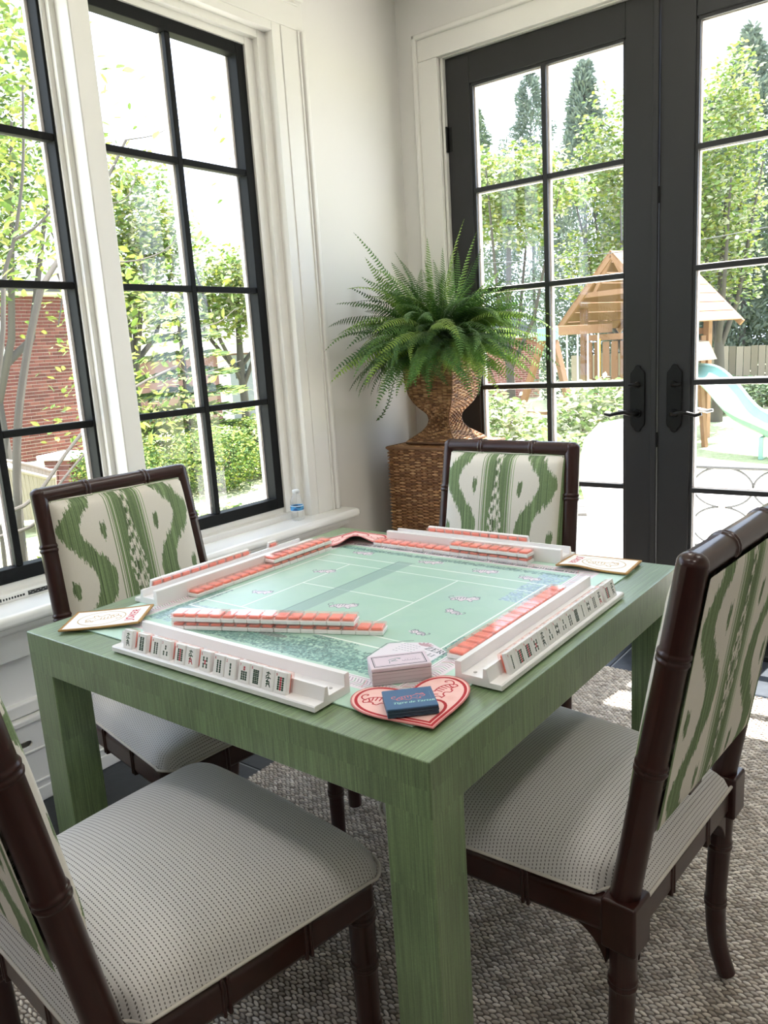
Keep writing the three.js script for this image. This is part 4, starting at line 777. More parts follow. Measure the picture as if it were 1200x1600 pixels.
// ---- water bottle on the window stool
{
  const clear = new THREE.MeshPhysicalMaterial({ color: lin(0.96, 0.97, 0.98), roughness: 0.03, transmission: 1, thickness: 0, ior: 1.45 });
  const t = thing('water_bottle', 'small clear plastic water bottle with blue label on the stool', 'bottle', [-1.185, 0.6015, -1.035]);
  const pr = [[0, 0.001], [0.022, 0.001], [0.0265, 0.006], [0.0265, 0.02], [0.0255, 0.028], [0.0265, 0.036], [0.0262, 0.066], [0.0268, 0.07], [0.0258, 0.082], [0.02, 0.096], [0.0125, 0.106], [0.0115, 0.112]].map(([a, b]) => new THREE.Vector2(a, b));
  part(t, 'bottle_body', new THREE.LatheGeometry(pr, 28), clear);
  part(t, 'cap', new THREE.LatheGeometry([[0, 0.125], [0.0125, 0.125], [0.0138, 0.123], [0.0138, 0.112], [0, 0.112]].map(([a, b]) => new THREE.Vector2(a, b)), 24), M('#eceeee', 0.5));
  const lt = canvasTex(512, 96, (g) => { g.fillStyle = '#4c9ccf'; g.fillRect(0, 0, 512, 96); g.fillStyle = '#eaf2f6'; g.fillRect(0, 0, 512, 12); g.fillRect(0, 84, 512, 12); g.fillStyle = '#2c5f9e'; for (let k = 0; k < 4; k++) { g.beginPath(); g.moveTo(k * 128, 84); g.lineTo(k * 128 + 40, 34); g.lineTo(k * 128 + 84, 84); g.fill(); } g.fillStyle = '#1c3c66'; for (let k = 0; k < 4; k++) g.fillRect(k * 128 + 52, 22, 56, 16); });
  part(t, 'label_band', new THREE.CylinderGeometry(0.0268, 0.0268, 0.022, 28, 1, true), M('#ffffff', 0.4, { map: lt }), [0, 0.052, 0]);
}

// ================================================================ OUTSIDE
const GY = -0.5;
const leafGeo = (() => { // a folded pointed leaf, about one unit long
  const g = new THREE.BufferGeometry(); const p = [0, 0, 0, 0.22, 0.05, 0.3, -0.22, 0.05, 0.3, 0.26, 0.03, 0.6, -0.26, 0.03, 0.6, 0, -0.05, 1, 0, -0.03, 0.45];
  g.setAttribute('position', new THREE.Float32BufferAttribute(p, 3)); g.setIndex([0, 1, 6, 0, 6, 2, 1, 3, 6, 2, 6, 4, 3, 5, 6, 4, 6, 5]); g.computeVertexNormals(); return g;
})();
const leafMat = (c, tr = 0.4) => new THREE.MeshPhysicalMaterial({ color: c, roughness: 0.95, transmission: tr, thickness: 0, specularIntensity: 0.4 });
const whiteLeaf = leafMat(lin(1, 1, 1), 0.4), denseLeaf = leafMat(lin(1, 1, 1), 0.15);
const bark = M('#4a443d', 0.9), darkBark = M('#4a453f', 0.9);
const rndDir = () => { const u = rr(-1, 1), a = rr(0, Math.PI * 2), s = Math.sqrt(1 - u * u); return V(s * Math.cos(a), u, s * Math.sin(a)); };
function leafItem(p, size, tones) { return { m: mtx(p, new THREE.Euler(rr(-1, 1), rr(0, 6.28), rr(-1, 1)), V(size * rr(0.75, 1.1), size, size * rr(0.8, 1.25))), c: tones[Math.floor(rnd() * tones.length)].clone().multiplyScalar(rr(0.75, 1.2)) }; }
const T_LIME = [[0.225, 0.270, 0.045], [0.165, 0.240, 0.045], [0.270, 0.285, 0.068], [0.120, 0.195, 0.038]].map((c) => lin(...c));
const T_MID = [[0.075, 0.128, 0.038], [0.105, 0.165, 0.045], [0.053, 0.098, 0.030]].map((c) => lin(...c));
const T_DARK = [[0.129, 0.174, 0.099], [0.093, 0.139, 0.082], [0.163, 0.209, 0.116], [0.116, 0.152, 0.105]].map((c) => lin(...c));
const T_BLUE = [[0.135, 0.168, 0.135], [0.102, 0.135, 0.106], [0.168, 0.203, 0.158]].map((c) => lin(...c));
const T_PALE = [[0.336, 0.360, 0.224], [0.240, 0.304, 0.112], [0.400, 0.400, 0.288], [0.160, 0.240, 0.080]].map((c) => lin(...c));
{
  // ---- ground
  const lt = pixTex(128, 128, (x, y) => { const n = 0.5 * vnoise(x / 5, y / 5) + 0.5 * hash(x, y); return [128 + 60 * n, 132 + 60 * n, 96 + 50 * n]; });
  tag(plainSpan(scene, 'lawn', M('#ffffff', 0.95, { map: rep(lt, 0.7, 0.7) }), -45, 30, GY - 0.3, GY, -60, 30), 'green lawn around the house beyond the patio', 'lawn', null, 'structure');
  const st = pixTex(128, 128, (x, y) => { const n = 0.6 * vnoise(x / 7, y / 7) + 0.4 * hash(x, y); return [205 + 30 * n, 200 + 30 * n, 190 + 30 * n]; });
  const pm = M('#ffffff', 0.85, { map: rep(st, 0.8, 0.8) });
  const pt = thing('patio', 'pale stone patio outside the french doors', 'patio', [0, 0, 0], 0, null, 'structure');
  plainSpan(pt, 'patio_bed', M('#b9b2a6', 0.9), -2.4, 4.2, GY - 0.1, -0.175, -7.0, -2.13);
  const pav = rbox(0.592, 0.03, 0.592, 0.004);
  for (let i = 0; i < 11; i++) for (let j = 0; j < 8; j++) part(pt, 'paver', pav, pm, [-2.1 + i * 0.6, -0.162, -2.44 - j * 0.6]);
  plainSpan(pt, 'stone_path', pm, -3.4, -1.45, GY - 0.1, GY + 0.03, -2.6, 5);
  // ---- house outside: eaves over both glazed walls
  const ev = thing('trim_3', 'white roof eaves outside above the doors and windows', 'eaves', [0, 0, 0], 0, null, 'structure');
  plainSpan(ev, 'door_side_eave', exteriorTrim, -1.9, 3.6, 2.9, 3.05, -2.39, -2.0); plainSpan(ev, 'window_side_eave', exteriorTrim, -1.85, -1.3, 2.9, 3.05, -2.39, 3.6);
}
// ---- brick house seen through the window by the wooden chair
{
  reseed(41);
  const b = thing('brick_house', 'red brick house wall with white gutter seen through tree branches', 'house', [-14, GY, -7.6], 0);
  const mortar = M('#e4dcd6', 0.95), tones = ['#693530', '#743f39', '#5d2e2a', '#7b473f', '#65332e'].map((c) => M(c, 0.85));
  plainSpan(b, 'mortar_wall', mortar, -3, -0.012, -0.2, 3.25, -0.75, 9);
  const full = pbox(0.02, 0.0535, 0.199), half = pbox(0.02, 0.0535, 0.093), rest = [];
  let n = 0;
  for (let j = 0; j < 47; j++) for (let i = 0; i < 44; i++) {
    const z = -0.75 + (j % 2 ? 0 : -0.1065) + i * 0.213 + 0.1065, y = 0.04 + j * 0.0677; if (z > 8.9) continue;
    const isHalf = !(j % 2) && i === 0, zz = isHalf ? -0.75 + 0.048 : z;
    if (zz < 0.85 && y > 0.1 && n < 298) { part(b, 'brick', isHalf ? half : full, tones[Math.floor(rnd() * 5)], [-0.004, y, zz]); n++; }
    else if (rnd() < 1) rest.push((isHalf ? half : full).clone().translate(-0.004, y, zz));
  }
  const o = part(b, 'further_bricks', mergeGeometries(rest), tones[0]); o.userData.kind = 'stuff';
  plainSpan(b, 'gutter', M('#e8e6e2', 0.6), -0.3, 0.16, 3.22, 3.36, -0.95, 9.1);
  const roof = poly([[0.2, 3.34], [-3.4, 5.1], [-3.4, 5.0], [0.2, 3.24]]), g = extrude(roof, 10); part(b, 'roof', g, M('#4c4a4b', 0.9), [0, 0.02, -0.95]);
  const win = plainSpan(b, 'house_window', M('#e9e9e6', 0.6), -0.01, 0.03, 2.0, 2.95, 0.98, 2.4); plainSpan(win, 'pane', M('#5a646b', 0.1), 0.005, 0.03, -0.42, 0.42, -0.63, 0.63);
}
// ---- brick pier with stone cap
{
  reseed(42);
  const p = thing('brick_pier', 'low red brick pier with pale stone cap behind patio chair', 'pier', [-9.1, GY, -4.72], 0.35);
  const tones = ['#5f322d', '#6b3d37', '#542c28'].map((c) => M(c, 0.85)), w = 0.44;
  plainSpan(p, 'mortar_core', M('#dccfc6', 0.95), -w / 2 + 0.012, w / 2 - 0.012, 0, 0.56, -w / 2 + 0.012, w / 2 - 0.012);
  const bg = pbox(0.2, 0.057, 0.02), sg = pbox(0.02, 0.057, 0.2);
  for (let j = 0; j < 8; j++) for (let k = 0; k < 2; k++) { const y = 0.035 + j * 0.0677, o = (j % 2 ? 0.05 : -0.05); for (const s of [-1, 1]) { part(p, 'brick', bg, tones[Math.floor(rnd() * 3)], [(k - 0.5) * 0.213 + o * 0.1, y, s * (w / 2 - 0.006)]); part(p, 'brick', sg, tones[Math.floor(rnd() * 3)], [s * (w / 2 - 0.006), y, (k - 0.5) * 0.213 - o * 0.1]); } }
  part(p, 'stone_cap', rbox(0.56, 0.07, 0.56, 0.015, 2), M('#d9d5cf', 0.8), [0, 0.585, 0]);
}
// ---- woven patio armchairs
{
  const rattan = M('#857b70', 0.75), cushion = M('#aaa49c', 0.9);
  const build = (t) => {
    const shell = [], ribs = [];
    for (let i = 0; i <= 40; i++) { const a = -2.2 + 4.4 * i / 40, x = Math.sin(a) * 0.36, z = -Math.cos(a) * 0.34 + 0.05, top = 0.82 - 0.22 * Math.min(1, Math.abs(a) / 2.0) ** 1.5; ribs.push(rod(V(x * 0.9, 0.16, z * 0.9), V(x * 1.06, top, z * 1.08), 0.007, 5)); shell.push(V(x * 1.06, top, z * 1.08)); }
    part(t, 'woven_shell', surface((u, v) => { const i = u * 40, k = Math.floor(Math.min(i, 39)), q = shell[k].clone().lerp(shell[k + 1], i - k); return [q.x * (0.85 + 0.14 * v), 0.16 + (q.y - 0.17) * v, q.z * (0.85 + 0.14 * v)]; }, 40, 4), rattan).material.side = THREE.DoubleSide;
    part(t, 'upright_ribs', mergeGeometries(ribs), rattan); part(t, 'top_roll', sweep(shell, 0.022, 8), rattan); part(t, 'seat_cushion', rbox(0.56, 0.13, 0.54, 0.05, 3), cushion, [0, 0.36, 0.06]); part(t, 'back_cushion', rbox(0.5, 0.36, 0.12, 0.05, 3), cushion, [0, 0.58, -0.2], [-0.18, 0, 0]);
    for (const [a, b] of [[-1, -1], [1, -1], [-1, 1], [1, 1]]) part(t, 'leg', rod(V(a * 0.26, 0, b * 0.24), V(a * 0.28, 0.2, b * 0.26), 0.018, 8), rattan);
    part(t, 'apron', rbox(0.58, 0.14, 0.56, 0.03, 2), rattan, [0, 0.23, 0.03]);
  };
  const a = thing('patio_armchair', 'woven taupe patio armchair beside the brick pier', 'armchair', [-7.5, GY, -3.3], 2.6); build(a);
  const b = a.clone(); b.name = numbered('patio_armchair'); b.position.set(-7.9, GY, -1.9); b.rotation.y = 0.3; scene.add(b); tag(b, 'woven taupe patio armchair further along the house wall', 'armchair');
}
// ---- shrubs
function shrub(name, label, x, y, z, rx, ry, rz, n, size, tones, mat = denseLeaf, group) {
  const t = thing(name, label, 'shrub', [x, y, z], 0, group);
  for (let k = 0; k < 7; k++) { const a = k * 0.9 + x, q = V(Math.cos(a) * rx * 0.55, ry * rr(0.6, 0.85), Math.sin(a) * rz * 0.55); part(t, 'stem', sweep([V(Math.cos(a) * 0.04, 0, Math.sin(a) * 0.04), q.clone().multiply(V(0.4, 0.5, 0.4)), q], [0.018, 0.012, 0.005], 5), bark); }
  const items = [];
  for (let i = 0; i < n * 1.7; i++) { const d = rndDir(), k = (i < n ? rr(0.84, 1.06) : rr(0.45, 0.9)) + 0.06 * Math.sin(d.x * 7 + d.z * 5); items.push(leafItem(V(d.x * rx * k, Math.max(0.02, ry * 0.5 + d.y * ry * 0.5 * k), d.z * rz * k), size * 1.1, tones)); }
  instanced(t, 'leaves', leafGeo, mat, items); return t;
}
reseed(50);
shrub('boxwood', 'rounded clipped boxwood next to the patio armchairs', -7.9, GY, -4.75, 0.6, 0.86, 0.6, 2600, 0.05, [...T_MID, ...T_LIME], denseLeaf, 'clipped boxwoods in the garden bed');
shrub('boxwood', 'rounded clipped boxwood in the middle of the bed', -7.2, GY, -5.75, 0.56, 0.88, 0.62, 2600, 0.05, [...T_MID, ...T_LIME], denseLeaf, 'clipped boxwoods in the garden bed');
shrub('boxwood', 'rounded clipped boxwood in front of the grey garage door', -7.5, GY, -6.98, 0.66, 0.92, 0.64, 2600, 0.05, [...T_MID, ...T_LIME], denseLeaf, 'clipped boxwoods in the garden bed');
shrub('boxwood', 'tall light green shrub behind the clipped boxwoods', -9.4, GY, -6.6, 0.8, 1.1, 0.9, 2400, 0.06, T_LIME, denseLeaf);
for (const [x, z, r, h, l] of [[-3.6, -1.5, 0.5, 0.55, 'low yellow-green ground cover plant under the slim tree'], [-3.0, -0.9, 0.45, 0.5, 'low yellow-green ground cover plant beneath the window by the chair'], [-4.1, -3.2, 0.55, 0.5, 'low leafy plant at the foot of the boxwoods'], [-3.9, -4.1, 0.5, 0.55, 'low leafy plant below the window by the room corner'], [-4.6, -2.3, 0.5, 0.45, 'low leafy plant between slim tree and boxwoods']]) shrub('ground_cover', l, x, GY, z, r, h, r, 900, 0.075, [...T_LIME, ...T_PALE, ...T_MID], whiteLeaf, 'ground cover in the garden bed');
shrub('flowering_bush', 'pale blossoming bush beside the brick outbuilding', -3.4, GY, -6.4, 0.7, 1.2, 0.6, 2200, 0.085, T_PALE, whiteLeaf, 'pale bushes beyond the patio');
shrub('flowering_bush', 'pale blossoming bush in front of the playset swing', -2.5, GY, -7.5, 0.6, 1.25, 0.7, 2200, 0.085, T_PALE, whiteLeaf, 'pale bushes beyond the patio');
shrub('flowering_bush', 'low pale bush at the edge of the patio', -2.2, GY - 0.05, -5.6, 0.55, 0.9, 0.5, 1600, 0.08, T_PALE, whiteLeaf, 'pale bushes beyond the patio');
shrub('yew_bush', 'dark upright yew beside the brick outbuilding', -6.7, GY, -10.6, 0.42, 1.7, 0.42, 1800, 0.07, T_MID);
shrub('fence_shrub', 'dark green shrub at the foot of the wooden fence', -3.2, GY, -16.2, 0.8, 0.75, 0.6, 1300, 0.09, T_DARK);
shrub('fence_shrub', 'mid green shrub at the fence beyond the slide', -1.6, GY, -16.3, 1.0, 0.7, 0.6, 1300, 0.09, T_MID);
// ---- trees
function branchy(t, paths, mat) { for (const [pts, r0, r1] of paths) { const c = new THREE.CatmullRomCurve3(pts.map((p) => V(...p))); part(t, 'branch', sweep(c.getPoints(14), (u) => r0 + (r1 - r0) * u, 7), mat); } }
{ // slim tree close to the windows: trunk, branches, single leaves
  reseed(61);
  const o = [-4.2, GY, -1.45], t = thing('slim_tree', 'slim multi-stemmed tree with yellow-green leaves just outside the windows', 'tree', o), L = (pts) => pts.map(([x, y, z]) => [x - o[0], y - o[1], z - o[2]]);
  const P = [
    [L([[-4.2, -0.5, -1.42], [-4.2, 0.3, -1.44], [-4.2, 0.9, -1.53], [-4.2, 1.42, -1.69], [-4.2, 1.8, -1.84]]), 0.042, 0.03], [L([[-4.2, 1.8, -1.84], [-4.25, 2.06, -2.08], [-4.3, 2.4, -2.4], [-4.3, 2.9, -2.75]]), 0.028, 0.012],
    [L([[-4.2, 0.9, -1.35], [-4.15, 1.5, -1.5], [-4.2, 1.88, -1.6], [-4.2, 2.1, -1.7], [-4.2, 2.53, -1.83], [-4.25, 3.1, -1.95]]), 0.026, 0.01], [L([[-4.2, 2.1, -1.7], [-4.15, 2.19, -1.84], [-4.1, 2.39, -2.01], [-4.1, 2.75, -2.12]]), 0.016, 0.006],
    [L([[-4.2, -0.3, -1.3], [-4.15, 0.31, -1.31], [-4.1, 0.4, -1.5], [-4.1, 0.67, -1.78], [-4.1, 0.95, -2.13], [-4.1, 1.12, -2.5], [-4.1, 1.22, -2.83]]), 0.022, 0.011], [L([[-4.1, 0.2, -1.2], [-4.0, 0.26, -1.44], [-4.0, 0.47, -1.63], [-4.0, 0.86, -2.12]]), 0.02, 0.009],
    [L([[-4.1, 1.22, -2.83], [-4.1, 1.31, -2.93], [-4.1, 1.5, -3.1], [-4.1, 1.55, -3.3], [-4.1, 1.66, -3.5]]), 0.009, 0.004], [L([[-4.1, 1.22, -2.83], [-4.1, 1.15, -2.95], [-4.1, 1.17, -3.2], [-4.1, 1.23, -3.5]]), 0.008, 0.004],
    [L([[-4.25, 2.06, -2.08], [-4.2, 2.0, -2.5], [-4.2, 2.1, -2.9], [-4.2, 2.25, -3.1]]), 0.011, 0.004], [L([[-4.3, 2.4, -2.4], [-4.2, 2.45, -2.6], [-4.2, 2.65, -2.75]]), 0.008, 0.004], [L([[-4.3, 2.9, -2.75], [-4.2, 2.95, -2.95], [-4.2, 3.1, -3.2]]), 0.007, 0.004], [L([[-4.2, 1.9, -1.98], [-4.2, 1.8, -2.0], [-4.2, 1.55, -1.93]]), 0.012, 0.006],
  ];
  for (const q of P) { q[1] *= 0.72; q[2] *= 0.8; }
  branchy(t, P, bark);
  const mats = T_LIME.slice(0, 3).map((c) => leafMat(c.clone(), 0.5)).concat([leafMat(lin(0.2, 0.33, 0.09), 0.5)]);
  const spot = () => { const left = rnd() < 0.6; return left ? V(rr(-4.6, -3.7), rr(1.75, 3.5), rr(-2.25, -1.1)) : V(rr(-4.5, -3.8), rr(0.7, 3.2), -2.45 - rr(0, 1) ** 1.6 * 1.4); };
  for (let i = 0; i < 290; i++) { const p = spot(), s = rr(0.06, 0.105), l = part(t, 'leaf', leafGeo, mats[Math.floor(rnd() * 4)], [p.x - o[0], p.y - o[1], p.z - o[2]], [rr(0.2, 1.4), rr(0, 6.3), rr(-0.5, 0.5)]); l.scale.set(s, s, s); }
  const items = []; for (let i = 0; i < 2600; i++) { const x = rr(-6.2, -4.4), p = V(x, 1.8 + (-4.4 - x) * 0.3 + rr(0, 1) ** 0.8 * 3.0, rr(-2.9, -0.9)); items.push(leafItem(p.sub(V(...o)), rr(0.08, 0.12), [...T_LIME, T_MID[1]])); }
  for (let i = 0; i < 700; i++) { const p = V(rr(-5.4, -4.4), rr(0.6, 2.2), rr(-3.5, -2.3)); items.push(leafItem(p.sub(V(...o)), rr(0.06, 0.09), T_LIME)); }
  instanced(t, 'further_leaves', leafGeo, leafMat(lin(1, 1, 1), 0.5), items);
}
function broadTree(name, label, x, z, trunkH, r, cy, cr, n, size, tones, group, base = GY) {
  const t = thing(name, label, 'tree', [x, base, z], 0, group);
  part(t, 'trunk', sweep([V(0, 0, 0), V(0.05, trunkH * 0.5, 0.03), V(0, trunkH, 0), V(0.1, cy, 0)], [r, r * 0.8, r * 0.7, r * 0.3], 8), darkBark);
  for (let k = 0; k < 5; k++) { const a = k * 1.256 + rr(-0.3, 0.3); part(t, 'branch', sweep([V(0, trunkH * (0.7 + 0.06 * k), 0), V(Math.cos(a) * cr[0] * 0.35, trunkH + 0.4, Math.sin(a) * cr[2] * 0.35), V(Math.cos(a) * cr[0] * 0.75, cy + rr(-0.2, 0.5), Math.sin(a) * cr[2] * 0.75)], [r * 0.5, r * 0.35, r * 0.12], 6), darkBark); }
  const items = [], cl = Array.from({ length: 26 }, () => { const d = rndDir(), k = rr(0.35, 0.9); return V(d.x * cr[0] * k, cy + d.y * cr[1] * k, d.z * cr[2] * k); });
  for (let i = 0; i < n; i++) { const c = cl[Math.floor(rnd() * 26)], d = rndDir(), k = Math.cbrt(rnd()) * 0.42; items.push(leafItem(V(c.x + d.x * cr[0] * k, c.y + d.y * cr[1] * k * 0.8, c.z + d.z * cr[2] * k), size, tones)); }
  instanced(t, 'foliage', leafGeo, whiteLeaf, items); return t;
}
function conifer(label, x, z, h, r, n, tones, group, name = 'arborvitae', base = GY) {
  const t = thing(name, label, 'tree', [x, base, z], 0, group);
  part(t, 'trunk', sweep([V(0, 0, 0), V(0, h * 0.9, 0)], [0.09, 0.02], 7), darkBark);
  const items = [], K = 120, cl = Array.from({ length: K }, (_, i) => { const v = (i + rnd()) / K, a = i * 2.4 + rr(-0.5, 0.5), pr = Math.min(1, (1 - v) * 2.3) ** 0.9, k = r * pr * rr(0.35, 1.0); return [V(Math.cos(a) * k, h * (0.03 + 0.95 * v), Math.sin(a) * k), a, 0.12 + 0.24 * pr]; });
  for (let i = 0; i < n; i++) { const [c, a, q] = cl[i % K], d = rndDir(), k = Math.cbrt(rnd()), p = V(c.x + d.x * q * k, c.y + d.y * q * 1.9 * k, c.z + d.z * q * k), it = leafItem(p, 0.2, tones); it.m.compose(p, new THREE.Quaternion().setFromEuler(new THREE.Euler(-0.9 + rr(-0.5, 0.5), -a + Math.PI / 2 + rr(-0.8, 0.8), 0)), V(0.1, 0.1, rr(0.11, 0.2))); items.push(it); }
  instanced(t, 'foliage', leafGeo, denseLeaf, items); return t;
}
reseed(70);
[[-17.8, -25.5, 10.0, 1.1], [-15.3, -27.0, 10.6, 1.1], [-13.2, -27.4, 11.6, 1.15], [-8.1, -20.3, 8.9, 0.85], [-7.0, -22.1, 7.4, 0.8], [-6.15, -20.5, 9.1, 0.75], [-5.2, -22.4, 7.8, 0.8], [-4.2, -21.2, 8.9, 0.85], [-2.75, -21.6, 8.6, 0.85], [-1.3, -21.8, 9.0, 0.85], [0.2, -22.0, 8.4, 0.85], [-6.1, -24.2, 8.2, 0.85]].forEach(([x, z, h, r]) => conifer('tall dark arborvitae in the row behind the wooden fence', x, z, h, r * 1.55, 11000, rnd() < 0.5 ? T_BLUE : T_DARK, 'arborvitae row behind the fence'));
broadTree('leafy_tree', 'bright leafy tree rising beside the playset roof', -4.7, -14.2, 1.6, 0.12, 4.1, [1.3, 2.1, 1.0], 8000, 0.1, [...T_PALE, ...T_LIME], 'leafy trees in the garden');
broadTree('leafy_tree', 'bright leafy tree above the slide', -3.1, -14.6, 1.8, 0.12, 4.2, [0.9, 2.1, 0.9], 7000, 0.1, [...T_PALE, ...T_LIME], 'leafy trees in the garden');
broadTree('leafy_tree', 'pale blossoming tree above the brick outbuilding', -5.9, -11.6, 1.7, 0.1, 4.2, [1.5, 0.9, 1.2], 7000, 0.1, [...T_PALE, ...T_LIME], 'leafy trees in the garden');
broadTree('leafy_tree', 'light green tree crown behind the slim tree', -10.2, -4.4, 1.8, 0.14, 4.4, [1.6, 2.3, 1.7], 9000, 0.12, [...T_LIME, ...T_MID], 'leafy trees by the brick house');
broadTree('leafy_tree', 'light green tree crown above the clipped boxwoods', -10.9, -7.2, 1.8, 0.12, 3.6, [1.4, 1.6, 1.4], 9000, 0.12, [...T_LIME, ...T_PALE], 'leafy trees by the brick house');
broadTree('leafy_tree', 'sparse light tree in front of the garage', -10.4, -9.3, 1.7, 0.1, 3.1, [1.4, 1.0, 1.4], 4500, 0.12, [...T_LIME, ...T_PALE], 'leafy trees by the brick house');
{
  // drooping conifer with feathery layers
  reseed(73);
  const t = thing('feathery_conifer', 'feathery light green conifer with drooping layers behind the boxwoods', 'tree', [-8.6, GY, -6.5]);
  part(t, 'trunk', sweep([V(0, 0, 0), V(0, 2.6, 0)], [0.07, 0.02], 7), darkBark);
  const items = [];
  for (let i = 0; i < 6000; i++) { const layer = Math.floor(rr(0, 9)), a = rr(0, 6.283), R = (1.25 - layer * 0.11) * Math.sqrt(rnd()), y = 0.35 + layer * 0.26 - R * 0.16 + rr(-0.03, 0.03); const it = leafItem(V(Math.cos(a) * R, y, Math.sin(a) * R), 0.1, [...T_LIME, ...T_MID]); it.m.compose(V(Math.cos(a) * R, y, Math.sin(a) * R), new THREE.Quaternion().setFromEuler(new THREE.Euler(0.3, -a + Math.PI / 2 + rr(-0.6, 0.6), rr(-0.4, 0.4))), V(0.09, 0.1, rr(0.12, 0.2))); items.push(it); }
  instanced(t, 'foliage', leafGeo, whiteLeaf, items);
}
// ---- garage far behind the boxwoods
{
  const g = thing('garage', 'white garage with grey door and dark roof beyond the garden', 'garage', [-16, GY - 0.3, -14.4]);
  const wm = M('#e9e7e2', 0.7);
  plainSpan(g, 'wall', M('#6f5350', 0.85), -5, -0.02, 0, 2.25, -3.6, 3.4);
  plainSpan(g, 'fascia', wm, -5.2, 0.25, 2.2, 2.62, -3.9, 3.6); part(g, 'roof', extrude(poly([[0.35, 2.62], [-2.6, 4.0], [-5.5, 2.62]]), 7.6), M('#55504d', 0.9), [0, 0, -3.9]);
  plainSpan(g, 'post', wm, -0.02, 0.05, 0, 2.2, 0.42, 0.78); plainSpan(g, 'post', wm, -0.02, 0.05, 0, 2.2, -2.75, -2.45);
  const d = plainSpan(g, 'garage_door', M('#6d7276', 0.6), -0.03, 0.02, 0, 2.15, -2.45, 0.42);
  for (let k = 0; k < 4; k++) for (let r = 0; r < 2; r++) plainSpan(d, 'pane', M('#363c40', 0.15), 0.02, 0.035, 0.42 + r * 0.24, 0.62 + r * 0.24, 0.75 - k * 0.66, 1.2 - k * 0.66);
}
// ---- board fence
{
  reseed(81);
  const a = V(-6.75, GY, -16.2), b = V(1.6, GY, -18.9), n = 60, dir = b.clone().sub(a).normalize(), ang = Math.atan2(-dir.z, dir.x), t = thing('board_fence', 'weathered vertical board fence in front of the arborvitae', 'fence', [a.x, a.y, a.z], ang);
  const len = a.distanceTo(b), pitch = len / n, mats = ['#726859', '#7e7365', '#665d50', '#877c6f'].map((c) => M(c, 0.9)), bd = pbox(pitch - 0.012, 1.34, 0.022);
  for (let k = 0; k < n; k++) part(t, 'board', bd, mats[Math.floor(rnd() * 4)], [(k + 0.5) * pitch, 0.67 + rr(-0.02, 0.02), rr(-0.004, 0.004)]);
  for (const y of [0.25, 1.1]) part(t, 'rail', pbox(len, 0.08, 0.04), mats[2], [len / 2, y, -0.035]);
}
// ---- brick outbuilding with dark roof
{
  const bt = canvasTex(256, 256, (g) => { g.fillStyle = '#a98c82'; g.fillRect(0, 0, 256, 256); for (let j = 0; j < 16; j++) for (let i = -1; i < 6; i++) { g.fillStyle = ['#74453f', '#7f5049', '#6a403a'][Math.floor(hash(i, j) * 3)]; g.fillRect(i * 51 + (j % 2) * 25, j * 16 + 1, 47, 12); } }, true, true);
  const t = thing('brick_outbuilding', 'small brick outbuilding with dark gable roof behind the fern', 'outbuilding', [-12.3, GY, -21.3], 0.45);
  part(t, 'wall', pbox(4.0, 1.9, 2.2), M('#ffffff', 0.9, { map: rep(bt, 0.94, 0.94) }), [0, 0.95, 0]);
  part(t, 'roof', extrude(poly([[-2.3, 1.86], [0.3, 3.0], [2.35, 1.86]]), 2.7), M('#5b5d63', 0.9), [0, 0, -1.35]); plainSpan(t, 'fascia', M('#dedbd5', 0.7), -2.2, 2.25, 1.84, 1.96, 1.1, 1.38);
}
